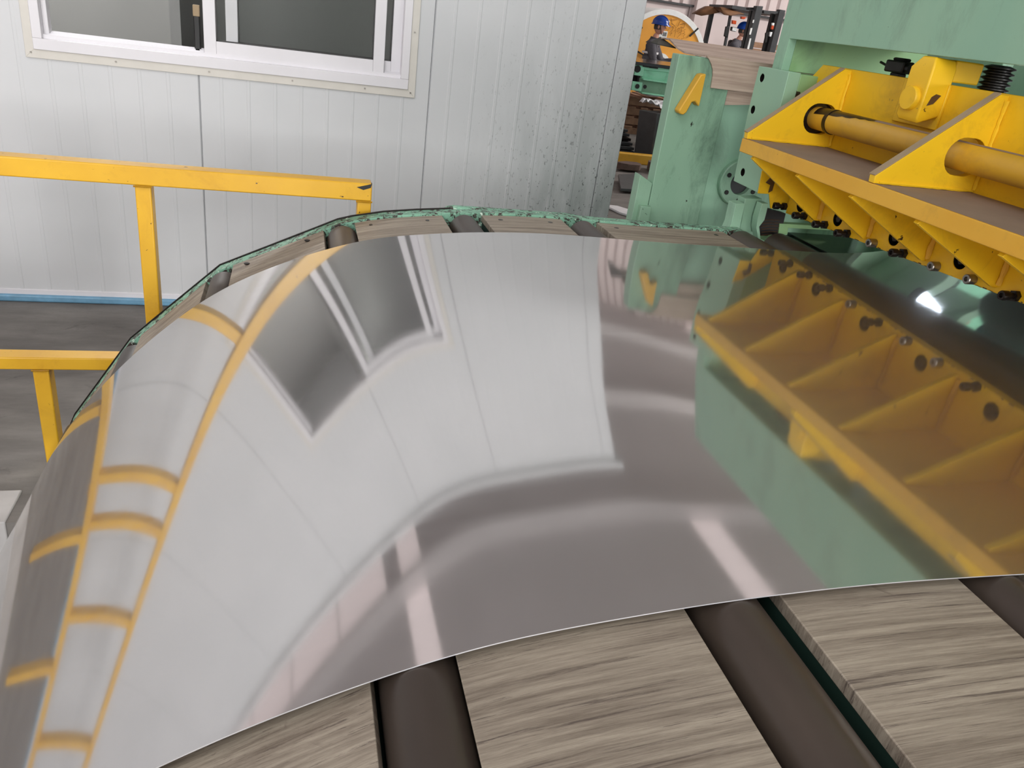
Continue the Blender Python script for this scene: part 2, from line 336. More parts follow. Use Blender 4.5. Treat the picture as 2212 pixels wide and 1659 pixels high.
# ------------------------------------------------------------------ control booth of sandwich panels, with a sliding window
BY = 3.85; BX1 = 1.605; BT = 3.04
WX0, WX1, WZ0, WZ1 = -1.045, .497, 1.113, 2.10
m = MB(); m.box(-7.0, BX1 - .01, BY + .045, BY + .06, -.0, WZ0 - .0); m.box(-7, WX0, BY + .045, BY + .06, WZ0, WZ1); m.box(WX1, BX1 - .01, BY + .045, BY + .06, WZ0, WZ1); m.box(-7, BX1 - .01, BY + .045, BY + .06, WZ1, BT)
m.box(BX1 - .06, BX1 - .01, BY + .06, 7, 0, BT); m.box(-7, -6.95, BY + .06, 7, 0, BT); m.box(-7, BX1 - .01, 6.95, 7, 0, BT)
bw = struct(m.obj('wall_booth', 'booth_inside', smooth=0))
def pnl(x0, x1, z0, z1):
    """ribbed skin of one sandwich panel: shallow raised ribs every 0.115 m and a recessed joint at its ends"""
    A = []; x = x0 + .004; A += [(x0, BY + .008), (x, BY)]
    k = x0 + .09
    while k < x1 - .03: A += [(k - .008, BY), (k - .004, BY - .0016), (k + .006, BY - .0016), (k + .010, BY)]; k += .114
    A += [(x1 - .004, BY), (x1, BY + .008), (x1, BY + .044), (x0, BY + .044)]
    m = MB(); n = len(A); m.add([(a, b, z0) for a, b in A] + [(a, b, z1) for a, b in A], [(i, (i + 1) % n, n + (i + 1) % n, n + i) for i in range(n)] + [tuple(range(n))[::-1], tuple(range(n, 2 * n))])
    m.obj('wall_panel', 'panel', bw, smooth=0)
for a in range(6):
    x1 = .60 - (a - 0) * 1.015
    if a == 0: pnl(x1 + .001, BX1 - .10, .045, BT)
    x0 = x1 - 1.014
    if x0 > WX1 or x1 < WX0: pnl(x0, x1, .045, BT)
    else:
        pnl(x0, x1, .045, WZ0); pnl(x0, x1, WZ1, BT)
        if x1 > WX1: pnl(WX1, x1, WZ0, WZ1)
        if x0 < WX0: pnl(x0, WX0, WZ0, WZ1)
m = MB(); m.box(BX1 - .1, BX1, BY - .002, BY + .03, .045, BT); m.box(BX1 - .004, BX1, BY - .002, 6.9, .045, BT); m.obj('corner_flashing', 'panel', bw, bevel=.002)
m = MB(); m.box(-7, BX1, BY - .006, BY + .05, .03, .058); m.obj('white_channel', 'alu', bw, bevel=.002)
m = MB(); m.box(-7.05, BX1 + .05, BY - .05, 7.05, BT, BT + .05); m.obj('booth_roof', 'panel', bw, bevel=.004)
m = MB(); m.box(-7, BX1 + .01, BY - .022, BY + .06, 0, .034); struct(m.obj('baseboard_booth', 'blue_rail', bevel=.008))
# rivets and loose paint on the corner
m = MB()
# window
wn = empty('window_1', None, None, kind='structure')
def frame4(x0, x1, z0, z1, t, y0, y1, mat, nm, tb=None, bevel=.002):
    tb = tb or t
    for a in ((x0, x1, z0, z0 + tb), (x0, x1, z1 - t, z1), (x0, x0 + t, z0 + tb, z1 - t), (x1 - t, x1, z0 + tb, z1 - t)):
        m = MB(); m.box(a[0], a[1], y0, y1, a[2], a[3]); m.obj(nm, mat, wn, bevel=bevel)
# cream flashing with mitred corners
e = .034; ix0, ix1, iz0, iz1 = WX0, WX1, WZ0, WZ1; ox0, ox1, oz0, oz1 = ix0 - e, ix1 + e, iz0 - e, iz1 + e
for q in (((ox0, oz0), (ox1, oz0), (ix1, iz0), (ix0, iz0)), ((ox1, oz0), (ox1, oz1), (ix1, iz1), (ix1, iz0)), ((ox1, oz1), (ox0, oz1), (ix0, iz1), (ix1, iz1)), ((ox0, oz1), (ox0, oz0), (ix0, iz0), (ix0, iz1))):
    m = MB(); m.plate([q[0], q[1], q[2], q[3]], [], 'y', BY - .010, BY - .001); m.obj('window_trim', 'cream_trim', wn, bevel=.001)
m = MB()
for sx, sz in ((-1.058, 1.10), (-1.055, 1.32), (-.74, 1.098), (-.37, 1.098), (-.02, 1.098), (.3, 1.098), (.51, 1.1), (.512, 1.36)): m.cyl((sx, BY - .0135, sz), (sx, BY - .009, sz), .004, n=8)
m.objs('screw', 'bolt_steel', wn)
frame4(WX0, WX1, WZ0, WZ1, .036, BY - .018, BY + .07, 'alu', 'window_frame', .044)
for i in range(4): m = MB(); m.box(WX0 + .036, WX1 - .036, BY + .002 + i * .017, BY + .006 + i * .017, WZ0 + .044, WZ0 + .060 + i * .004); m.obj('track', 'alu', wn)
m = MB(); m.box(WX0 + .036, WX0 + .056, BY + .02, BY + .066, WZ0 + .05, WZ1 - .04); m.obj('jamb_channel', 'alu', wn, bevel=.002)
def sash(x0, x1, y, nm='sash'):
    z0, z1 = WZ0 + .044, WZ1 - .04
    rt = MB(); rt.box(x0, x0 + .050, y, y + .026, z0, z1); s0 = rt.obj(nm, 'alu', wn, bevel=.002)
    for a in ((x1 - .050, x1, z0, z1), (x0 + .05, x1 - .05, z0, z0 + .066), (x0 + .05, x1 - .05, z1 - .05, z1)):
        m = MB(); m.box(a[0], a[1], y, y + .026, a[2], a[3]); m.obj(nm + '_rail', 'alu', s0, bevel=.002)
    m = MB(); m.box(x0 + .05, x1 - .05, y + .010, y + .015, z0 + .066, z1 - .05); m.obj('glass_pane', 'glass', s0)
    m = MB()
    for a in ((x0 + .05, x1 - .05, z0 + .066, z0 + .071), (x0 + .05, x0 + .055, z0 + .066, z1 - .05), (x1 - .055, x1 - .05, z0 + .066, z1 - .05)): m.box(a[0], a[1], y + .004, y + .02, a[2], a[3])
    m.objs('glazing_seal', 'black_rubber', s0)
sash(-.388, .384, BY + .004); sash(-.30, .468, BY + .038)
m = MB(); m.box(-.43, -.405, BY + .036, BY + .06, 1.16, 1.335, 0); m.obj('latch', 'black', wn, bevel=.004)
m = MB(); m.box(-.431, -.404, BY + .034, BY + .062, 1.31, 1.355); m.obj('latch_cap', 'edge_grey', wn, bevel=.003)
# booth interior partition seen through the open half
m = MB(); m.box(-.62, BX1 - .07, 5.9, 5.95, 0, BT); m.box(-.62, -.57, 4.6, 5.9, 0, BT); m.obj('partition', 'booth_inside', bw, smooth=0)

# ------------------------------------------------------------------ stainless sheet
m = MB(); X = xs_arc(-1.02, 2.38, .012); YN, YF, TH = .585, 2.073, .0016
Ys = [YN + (YF - YN) * i / 6 for i in range(7)]
vs = []; n = len(X)
for k in (0, -TH):
    for y in Ys:
        for x in X: a, b = off(x, k); vs.append((a, y, b))
fs = []; R_ = len(Ys)
for k in range(2):
    o = k * R_ * n
    for j in range(R_ - 1):
        for i in range(n - 1): q = (o + j * n + i, o + j * n + i + 1, o + (j + 1) * n + i + 1, o + (j + 1) * n + i); fs.append(q if k == 0 else q[::-1])
for j in (0, R_ - 1):
    for i in range(n - 1): q = (j * n + i, R_ * n + j * n + i, R_ * n + j * n + i + 1, j * n + i + 1); fs.append(q if j == 0 else q[::-1])
for i in (0, n - 1):
    for j in range(R_ - 1): fs.append((j * n + i, (j + 1) * n + i, R_ * n + (j + 1) * n + i, R_ * n + j * n + i))
m.add(vs, fs); m.mi = [1 if i >= 2 * (R_ - 1) * (n - 1) else 0 for i in range(len(fs))]; sh = m.obj('steel_sheet', ['steel', 'sheared_edge'], smooth=40)
tag(sh, 'wide mirror-bright stainless steel sheet arching over the brown rollers down into the pit', 'sheet')

# ------------------------------------------------------------------ roller conveyor
cv = empty('roller_conveyor', 'curved roller table with grey boards between brown rollers under the bright steel sheet', 'conveyor')
RR = .045; rollers = [-.70, -.485, -.222, .119, .486, .870, 1.448, 1.592]
rollers[0] = -.665
for i, x in enumerate(rollers):
    r = .058 if x > 1.3 else RR
    cx, cz = off(x, -TH - r - .0005)
    yb = 2.275 if x < 1.3 else 2.30
    m = MB(); m.lathe([(r - .006, 0), (r, .006), (r, yb - .116), (r - .006, yb - .11)], (cx, .11, cz), (0, 1, 0), 40)
    ro = m.obj('roller', 'roller_rubber', cv)
    m = MB(); m.cyl((cx, .05, cz), (cx, 2.34, cz), .014); m.obj('axle', 'bolt_dark', ro)
def shell(name, mat, x0, x1, y0, y1, d0, d1, parent, step=.03, bevel=0, X=None):
    X = X or xs_arc(x0, x1, step); m = MB(); n = len(X)
    P = [off(x, d0) for x in X] + [off(x, d1) for x in X][::-1]
    k = len(P)
    vs = [(a, y0, b) for a, b in P] + [(a, y1, b) for a, b in P]
    fs = [(i, (i + 1) % k, k + (i + 1) % k, k + i) for i in range(k)]
    for i in range(n - 1): j = k - 1 - i; fs += [(i, i + 1, j - 1, j), (k + i + 1, k + i, k + j, k + j - 1)]
    m.add(vs, fs); return m.obj(name, mat, parent, smooth=30, bevel=bevel)
def gx(x, g):   # step along the arc by g
    s = (zc(x + .002) - zc(x - .002)) / .004; return x + g / math.hypot(1, s)
gaps = [(gx(rollers[0], .05), gx(rollers[1], -.05)), (gx(rollers[1], .05), gx(rollers[2], -.05)), (gx(rollers[2], .045), gx(rollers[3], -.048)), (gx(rollers[3], .046), gx(rollers[4], -.060)), (gx(rollers[4], .063), gx(rollers[5], -.062)), (gx(rollers[5], .060), 1.385)]
for a, b in gaps: shell('plank', 'plank_wood', a, b, .17, 2.312, -.014, -.033, cv, bevel=.0015, step=9 if b < .1 else .05)
CH = [-.98, -.82] + rollers[:4]   # the side channels are welded from straight lengths between the rollers
shell('gap_backing', 'black', .05, 1.44, .12, 2.31, -.150, -.158, cv)  # unseen black sheet added so the gaps beside the rollers look dark
for a, b in gaps[2:]: shell('support_bar', 'bottle_green', a + .001, a + .016, .17, 2.30, -.0335, -.075, cv); shell('support_bar', 'bottle_green', b - .016, b - .001, .17, 2.30, -.0335, -.075, cv)
# knot holes and screws in the boards
m = MB()
for kx, ky in ((.80, .425),): m.cyl((kx, ky, zc(kx) - .0150), (kx, ky, zc(kx) - .0137), .007, n=14)
for a, b in gaps[2:]:
    for kx in (gx(a, .05), gx(b, -.05)):
        P = off(kx, -.0137); m.cyl((P[0], 2.262, P[1] - .003), (P[0], 2.262, P[1]), .008, n=10)
m.objs('countersunk_screw', 'bolt_dark', cv)
shell('side_channel', 'chipped_mint', -.98, 1.47, 2.314, 2.362, -.008, -.12, cv, bevel=.002, X=CH + xs_arc(.16, 1.47, .1))
shell('channel_lip', 'bolt_dark', -.98, .46, 2.362, 2.366, -.004, -.12, cv, X=CH + xs_arc(.16, .46, .1))
shell('side_channel', 'mint', -.98, 1.47, .08, .12, -.012, -.12, cv, bevel=.003)
m = MB(); zz = .930
pts = [(.435, .88), (.437, .91), (.452, zz), (.475, zz + .004), (.86, zz + .004), (.885, zz), (.90, .91), (.902, .88)]
m.plate(pts, [], 'y', 2.366, 2.395); m.obj('roller_guard', 'chipped_mint', cv, bevel=.006)
for xx in (.32, .9, 1.35):
    for yy in (.12, 2.22): m = MB(); m.box(xx, xx + .07, yy, yy + .07, 0, zc(xx) - .118); m.obj('leg', 'mint_dark', cv, bevel=.004)
for xx, yy in ((-.3, 2.26), (-.3, .1)): m = MB(); m.box(xx, xx + .06, yy, yy + .06, 0, zc(xx) - .12); m.obj('leg', 'mint_dark', cv, bevel=.004)
base(cv, (.3, 1.2, 0))

# ------------------------------------------------------------------ guard rail
gr = empty('guard_rail', 'yellow square-tube guard rail with rust spots between the sheet and the panel wall', 'railing')
def bar(nm, a, mat='yellow_rail', par=gr, bv=.004): m = MB(); m.box(*a); return m.obj(nm, mat, par, bevel=bv)
YR = 2.40
bar('top_rail', (-3.4, .222, YR, YR + .062, .924, .978))
bar('mid_rail', (-3.4, -.443, YR, YR + .062, .339, .380))
for x in (-.443, -1.07, -1.27, -1.70, -2.36, -3.0): bar('post', (x, x + .043, YR + .004, YR + .056, .0 if x == -.443 else .38, .925))
for x in (-.773, -1.32, -1.95): bar('post', (x, x + .045, YR + .004, YR + .056, 0, .34))
bar('end_post', (.180, .222, YR + .004, YR + .056, 0, .925))
m = MB()
for x in (-.4215, -.7505, .2, -1.08):
    z = .925 if x > -.5 else .34
    for s in (-1, 1): m.tube([(x - .024, YR + .002, z - .004), (x - .008, YR - .001, z - .003), (x + .008, YR - .001, z - .004), (x + .024, YR + .002, z - .003)], .003, 6)
m.objs('weld_bead', 'yellow_rail', gr)
m = MB(); m.plate([(.176, .965), (.222, .978), (.218, .966), (.196, .958)], [], 'y', YR - .001, YR + .02); m.obj('scuff', 'black', gr, smooth=0)
base(gr, (-.42, YR + .03, 0))

# ------------------------------------------------------------------ shear: yellow moving blade beam
YE = 2.34
bb = empty('blade_beam', 'big yellow welded shear beam with gusset plates and torque tube above the steel sheet', 'machine')
def zb(y): return 1.013 + .046 * (2.108 - y)
PXF = 1.61
holes_y = [(2.25, 1.047), (2.05, 1.055), (1.795, 1.070), (1.55, 1.083), (1.30, 1.095), (1.05, 1.106)]
outer = [(.15, zb(.15)), (YE - .02, zb(YE)), (YE - .02, 1.22), (2.42, 1.30), (2.42, 1.40), (YE, 1.474), (.15, 1.474)]
m = MB(); m.plate(outer, [circ(a, b, .023, 20) for a, b in holes_y], 'x', PXF, PXF + .03); m.obj('back_plate', 'yellow', bb, bevel=.0015)
m = MB(); m.box(1.315, PXF, .15, 2.215, 1.203, 1.243); sf = m.obj('shelf', 'yellow_edge', bb, bevel=.002)
m = MB(); m.box(1.321, PXF - .002, .15, 2.205, 1.2432, 1.2440); m.obj('dust_layer', 'dust', bb, smooth=0)
def slot(): 
    r = .0445; c = []
    for cx, a0 in ((1.5365, 90), (1.5615, -90)):
        for i in range(13): t = math.radians(a0 + i * 15); c.append((cx + r * math.cos(t), 1.324 + r * math.sin(t)))
    return c
for y in (2.19, 1.59, .99, .39):
    prof = [(1.317, 1.2445), (PXF, 1.2445), (PXF, 1.471), (1.585, 1.471), (1.315, 1.262)]
    m = MB(); m.plate(prof, [slot()], 'y', y, y + .020); g = m.obj('gusset', 'yellow', bb, bevel=.001)
    if y > 2: m = MB(); m.box(1.484, PXF - .001, y + .0205, y + .024, 1.272, 1.372); m.obj('slot_backing', 'black_gloss', g)  # black plate added behind the slot for the dark greasy gap
    # bare dusty top edge
    m = MB(); m.hexa([(1.3135, y - .0005, 1.2625), (1.584, y - .0005, 1.4720), (1.584, y + .0205, 1.4720), (1.3135, y + .0205, 1.2625), (1.3125, y - .0005, 1.2645), (1.5835, y - .0005, 1.4745), (1.5835, y + .0205, 1.4745), (1.3125, y + .0205, 1.2645)]); m.obj('worn_edge', 'edge_grey', g)
    m = MB(); random.seed(int(y * 100))
    zz = [1.25 + i * .011 for i in range(20)]
    m.tube([(PXF - .004 + random.uniform(-.001, .001), y - .003, z) for z in zz], [.0045 + random.uniform(-.001, .0014) for z in zz], 6); m.tube([(1.33 + i * .013, y - .002, 1.2475) for i in range(21)], [.0035 + random.uniform(-.0006, .001) for i in range(21)], 6)
    m.objs('weld_bead', 'yellow', g)
for i, y in enumerate((2.139, 1.897, 1.657, 1.420, 1.180, .94, .70, .46)):
    zf = zb(y) + .012
    prof = [(1.330, 1.203), (PXF, 1.203), (PXF, zf), (PXF - .012, zf), (1.322, 1.194)]
    m = MB(); m.plate(prof, [], 'y', y, y + .014); g = m.obj('lower_gusset', 'yellow', bb, bevel=.001)
    m = MB(); random.seed(i); zz = [zf + .008 + k * (1.19 - zf - .01) / 12 for k in range(13)]
    m.tube([(PXF - .004 + random.uniform(-.001, .001), y - .006, z) for z in zz], [.006 + random.uniform(-.0015, .002) for z in zz], 6)
    m.obj('weld_bead', 'yellow_edge', g)
# torque tube with a black clamp ring and bare patch at its far end
m = MB(); m.cyl((1.550, 2.262, 1.325), (1.550, .15, 1.325), .0335, n=40); tt = m.obj('torque_tube', 'yellow_bar', bb)
m = MB(); m.cyl((1.550, 2.132, 1.325), (1.550, 2.118, 1.325), .0358, n=40); m.obj('clamp_ring', 'bolt_dark', tt)
def tube_patch(y0, y1, a0, a1, r, seed, mat, nm):
    random.seed(seed); m = MB(); ny = 14; na = 8; vs = []; 
    for i in range(ny + 1):
        y = y0 + (y1 - y0) * i / ny; e = a1 - (a1 - a0) * .35 * (i / ny) * random.uniform(.7, 1.1)
        for j in range(na + 1):
            t = math.radians(a0 + (e - a0) * j / na); vs.append((1.550 + r * math.cos(t), y, 1.325 + r * math.sin(t)))
    m.add(vs, [(i * (na + 1) + j, i * (na + 1) + j + 1, (i + 1) * (na + 1) + j + 1, (i + 1) * (na + 1) + j) for i in range(ny) for j in range(na)]); m.obj(nm, mat, tt)
tube_patch(2.188, 1.93, 35, 158, .0340, 3, 'bolt_dark', 'bare_patch')
tube_patch(1.93, .2, 40, 118, .0339, 5, 'dust', 'dust_patch')
# bolts: short steel cap screws and long dark ones with lock nuts
allen = [(1.86, 1.034), (1.612, 1.046), (1.49, 1.053), (1.01, 1.076)]
longb = [(2.330, 1.022), (2.209, 1.021), (2.095, 1.023), (1.982, 1.027), (1.737, 1.042), (1.36, 1.058), (1.13, 1.070), (.9, 1.08)]
for y, z in allen:
    m = MB(); m.lathe([(.0125, 0), (.0125, .022), (.011, .024), (.0062, .024), (.0055, .016), (.001, .016)], (PXF, y, z), (-1, 0, 0), 18); m.obj('cap_screw', 'bolt_steel', bb)
for y, z in longb:
    m = MB(); m.cyl((PXF, y, z), (PXF - .012, y, z), .0135, n=6); m.cyl((PXF - .012, y, z), (PXF - .030, y, z), .007, n=12); m.lathe([(.0115, 0), (.0115, .016), (.0105, .018), (.006, .018), (.005, .012), (.001, .012)], (PXF - .028, y, z), (-1, 0, 0), 16); m.obj('lock_nut_screw', 'bolt_dark', bb)
for y, z in holes_y:
    m = MB(); m.lathe([(.0226, -.002), (.0226, -.031), (.001, -.031)], (PXF, y, z), (-1, 0, 0), 20, cap0=False); h = m.obj('bolt_recess', 'black', bb)  # black liner stands in for the shade inside the hole
    m = MB(); m.cyl((PXF + .028, y + .002, z), (PXF + .004, y + .002, z), .012, n=6); m.obj('hex_bolt', 'bolt_dark', h)
# rust bites along the lower edge
m = MB(); random.seed(8); y = 2.28
while y > .3:
    h = random.uniform(.001, .004); wd = random.uniform(.004, .02)
    if random.random() < .7: m.box(PXF - .0012, PXF + .001, y - wd, y, zb(y) + .0005, zb(y) + h)
    y -= wd + random.uniform(.002, .03)
tag(m.obj('rusty_edge', 'rusty_patch', bb, smooth=0), kind='stuff')
# pad, lug and pin
m = MB(); m.box(PXF - .008, PXF, 1.775, 1.945, 1.362, 1.474); m.obj('wear_pad', 'yellow', bb, bevel=.002)
m = MB(); y0, y1 = 1.780, 1.862
m.add([(1.548, y0 + .004, 1.372), (1.548, y1 - .006, 1.374), (1.60, y1, 1.386), (1.60, y0, 1.392),
       (1.540, y0, 1.384), (1.540, y1, 1.388), (1.612, y1, 1.390), (1.612, y0, 1.404),
       (1.540, y0, 1.508), (1.540, y1, 1.504), (1.612, y1, 1.508), (1.612, y0, 1.510),
       (1.552, y0 + .016, 1.533), (1.552, y1 - .020, 1.533), (1.612, y1 - .012, 1.533), (1.612, y0 + .012, 1.530)],
      [(3, 2, 1, 0)] + [(k * 4 + i, k * 4 + (i + 1) % 4, k * 4 + 4 + (i + 1) % 4, k * 4 + 4 + i) for k in range(3) for i in range(4)] + [(12, 13, 14, 15)])
lg = m.obj('lug', 'yellow', bb, bevel=.004)
m = MB(); m.lathe([(.030, -.002), (.030, .010), (.028, .013), (.001, .013)], (1.540, 1.822, 1.430), (-1, 0, 0), 32); m.obj('pin', 'yellow', lg)
m = MB(); m.plate([(1.556, 1.418), (1.574, 1.424), (1.590, 1.446), (1.574, 1.448), (1.563, 1.440)], [], 'y', y0 - .0012, y0 + .001); m.obj('bare_patch', 'rusty_patch', lg, smooth=0)
m = MB(); m.box(1.614, 1.70, 1.79, 1.862, 1.480, 1.532); m.obj('link_arm', 'yellow', bb, bevel=.004)
base(bb, (1.6, 1.3, 1.01))

# ------------------------------------------------------------------ shear: green portal frame
gf = empty('shear_frame', 'mint green portal frame of the shear spanning over the yellow beam', 'machine')
m = MB(); m.plate([(-1.7, 1.536), (2.474, 1.536), (2.474, 1.439), (2.532, 1.439), (2.532, 1.97), (-1.7, 1.97)], [], 'x', 1.55, 1.58); m.obj('front_beam', 'mint', gf, bevel=.002)
m = MB(); m.box(1.58, 2.0, -1.7, 2.474, 1.560, 1.57); m.box(1.99, 2.02, -1.7, 2.532, 1.56, 1.97); m.box(1.58, 2.0, -1.7, 2.53, 1.955, 1.97); m.objs('beam_box', 'mint_dark', gf, bevel=.002)
m = MB(); m.box(1.58, 2.10, 2.474, 2.532, 1.439, 1.955); m.obj('column_side', 'mint_lime', gf, bevel=.002)  # yellowish light on this side face is put into the paint colour
# near side column far to the right of the camera
m = MB(); m.box(1.58, 2.0, -1.82, -1.71, 0, 1.95); m.obj('side_plate', 'mint', gf, bevel=.004)
# guide block with counterbored holes
hh = [(2.497, 1.407), (2.505, 1.304), (2.500, 1.195), (2.470, 1.10)]
m = MB(); m.plate([(2.347, 1.441), (2.532, 1.441), (2.532, 1.30), (2.515, 1.06), (2.343, 1.058)][::-1], [circ(a, b, .0135, 18, .0135) for a, b in hh], 'x', 1.50, 1.545); gb = m.obj('guide_block', 'mint', gf, bevel=.0015)
m = MB()
for a, b in hh: m.lathe([(.0132, -.001), (.0132, -.026), (.001, -.026)], (1.50, a, b), (-1, 0, 0), 18, cap0=False);  # dark lining in place of shade down each hole
m.objs('screw_hole', 'bolt_dark', gb)
m = MB(); m.box(1.546, 1.66, 2.348, 2.50, 1.07, 1.437); m.obj('guide_liner', 'mint_lime', gb, bevel=.002)
# far side frame plate of the machine
sp = [(1.329, 2.800, 1.439), (1.440, 2.800, 1.439), (1.558, 2.800, 1.287)]
m = MB(); m.plate([(1.329, .0), (1.329, 1.439), (1.440, 1.439), (1.555, 1.436), (1.560, 0)], [], 'y', 2.80, 2.86); m.obj('side_frame', 'mint_dark', gf, bevel=.003)
m = MB(); m.box(1.556, 2.9, 2.84, 2.88, 0, 1.42); m.obj('side_plate', 'mint', gf, bevel=.003)
m = MB(); m.box(2.1, 2.13, 2.55, 2.84, 0, 1.95); m.box(2.75, 2.8, 2.55, 2.84, .0, 1.6); m.objs('rib_plate', 'mint_dark', gf, bevel=.003)
m = MB(); m.plate([(1.262, 0), (1.267, 1.004), (1.324, .975), (1.328, 0)], [], 'y', 2.795, 2.85); m.box(1.285, 1.33, 2.77, 2.80, 0, .89); m.objs('foot_plate', 'mint_dark', gf, bevel=.002)
# round flange with bolts on the side plate
m = MB(); m.lathe([(.092, 0), (.092, .022), (.088, .026), (.046, .026), (.046, .0), (.001, .0)], (1.715, 2.84, 1.0), (0, -1, 0), 40); fg = m.obj('flange', 'mint_dark', gf)
m = MB()
for t in range(6): a = math.radians(t * 60 + 35); m.cyl((1.715 + .068 * math.cos(a), 2.815, 1.0 + .068 * math.sin(a)), (1.715 + .068 * math.cos(a), 2.810, 1.0 + .068 * math.sin(a)), .009, n=12)
m.objs('screw_hole', 'black', fg)
m = MB(); m.cyl((1.715, 2.839, 1.0), (1.715, 2.835, 1.0), .045, n=30); m.obj('shaft_bore', 'dark_grey', fg)
# uprights, hook plate and greasy chain cover beside the entry rollers
def GPL(nm, mat, P, y, th=.03): m = MB(); m.plate([(a, c) for a, b, c in P], [], 'y', y, y + th); return m.obj(nm, mat, gf, bevel=.0012)
GPL('guide_strip', 'mint', [(1.444, 2.370, 1.010), (1.478, 2.370, 1.013), (1.484, 2.370, 0.912), (1.439, 2.370, 0.909), (1.446, 2.370, 0.942)], 2.37, .05)
GPL('guide_strip', 'mint_dark', [(1.481, 2.380, 1.028), (1.546, 2.380, 1.032), (1.569, 2.380, 0.919), (1.490, 2.380, 0.910), (1.489, 2.380, 0.953)], 2.38, .05)
GPL('hook_plate', 'mint', [(1.519, 2.330, 1.026), (1.543, 2.330, 1.027), (1.544, 2.330, 0.971), (1.531, 2.330, 0.947), (1.551, 2.330, 0.901), (1.539, 2.330, 0.905), (1.521, 2.330, 0.942), (1.516, 2.330, 0.977)], 2.33, .035)
GPL('chain_cover', 'black_rubber', [(1.552, 2.345, 0.969), (1.555, 2.345, 1.007), (1.630, 2.345, 0.995), (1.634, 2.345, 0.918), (1.554, 2.345, 0.912), (1.541, 2.345, 0.945)], 2.345, .03)
GPL('wear_strip', 'yellow', [(1.491, 2.337, 1.133), (1.524, 2.337, 1.126), (1.622, 2.337, 1.057), (1.628, 2.337, 1.014), (1.560, 2.337, 1.010), (1.540, 2.337, 1.058), (1.497, 2.337, 1.057)], 2.337, .005)
GPL('bare_patch', 'rusty_patch', [(1.526, 2.333, 1.113), (1.547, 2.333, 1.101), (1.546, 2.333, 1.070), (1.533, 2.333, 1.062), (1.533, 2.333, 1.088), (1.513, 2.333, 1.095)], 2.333, .003)
GPL('lower_beam_end', 'mint_lime', [(1.614, 2.340, 0.960), (1.651, 2.340, 0.961), (1.787, 2.340, 0.962), (1.826, 2.340, 0.949), (1.652, 2.340, 0.947), (1.656, 2.340, 0.924), (1.620, 2.340, 0.921)], 2.34, .03)
m = MB()
for i in range(6):
    q = [(1.538, 2.343, 0.966), (1.616, 2.343, 0.971), (1.552, 2.343, 0.915), (1.629, 2.343, 0.920)]; f = i / 5
    p0 = Vector(q[0]).lerp(Vector(q[2]), f); p1 = Vector(q[1]).lerp(Vector(q[3]), f)
    m.tube([p0 + Vector((.004, 0, 0)), p0.lerp(p1, .5) + Vector((0, 0, .002)), p1 - Vector((.004, 0, 0))], .0013, 6)
m.objs('chain_link', 'rusty_patch', gf)
q = [(1.595, 2.340, 0.904)]; m = MB(); m.cyl((q[0][0], 2.40, q[0][2]), (q[0][0], 2.335, q[0][2]), .016, n=24); m.obj('bearing', 'mint_lime', gf)
# lower blade bed: polished dark steel reaching past the sheet's far edge
m = MB(); m.box(1.668, 1.96, .1, 2.36, .86, .9285); m.obj('lower_blade', 'blade_steel', gf, bevel=.002)
m = MB(); m.box(1.650, 1.667, .1, 2.345, .86, .922); m.obj('blade_clamp', 'black_gloss', gf, bevel=.003)
m = MB(); m.lathe([(.054, 0), (.06, .006), (.06, 2.33), (.054, 2.336)], (1.868, .1, 1.096), (0, 1, 0), 40); m.obj('hold_down_roller', 'roller_rubber', gf)
m = MB(); m.box(1.985, 2.36, .2, 1.95, 1.16, 1.42); m.obj('dark_box', 'dark_grey', gf, bevel=.006)  # unseen dark box added for the bent end of the sheet to mirror
# black rack between guide block and beam
m = MB(); pts = []
for i in range(7): z = 1.405 - i * .017; pts += [(2.392, z), (2.404, z - .0085)]
m.plate(pts + [(2.36, 1.29), (2.345, 1.38), (2.36, 1.41)], [], 'x', 1.545, 1.56)
m.obj('rack', 'black_rubber', gf, smooth=0)
base(gf, (1.9, 2.5, 0))

wl = empty('work_lamp', 'small cold-white work lamp glowing behind the shear, mirrored in the sheet', 'lamp')
m = MB(); m.box(2.44, 2.60, 2.50, 2.54, 1.12, 1.30); m.obj('housing', 'black', wl, bevel=.004)
m = MB(); m.box(2.45, 2.59, 2.494, 2.50, 1.13, 1.29); m.obj('lens', 'lamp_on', wl)
m = MB(); m.cyl((2.52, 2.53, 1.30), (2.52, 2.53, 1.46), .008); m.box(2.5, 2.54, 2.53, 2.86, 1.45, 1.47); m.objs('bracket', 'black', wl)
base(wl, (2.52, 2.53, 1.12))
def bellows(name, x, y, z0, z1, r, label, cat, grp=None):
    m = MB(); n = 9; pr = [(r * .6, 0)]
    for i in range(n): z = (z1 - z0) * i / n; h = (z1 - z0) / n; pr += [(r * .74, z + h * .1), (r, z + h * .35), (r, z + h * .6), (r * .74, z + h * .85)]
    m.lathe(pr + [(r * .6, z1 - z0)], (x, y, z0), (0, 0, 1), 24); return tag(m.obj(name, 'black_rubber'), label, cat, grp)
bellows('rubber_bellows', 1.755, 1.795, 1.42, 1.535, .038, 'black ribbed rubber bellows standing between the yellow beam and the green frame', 'bellows')
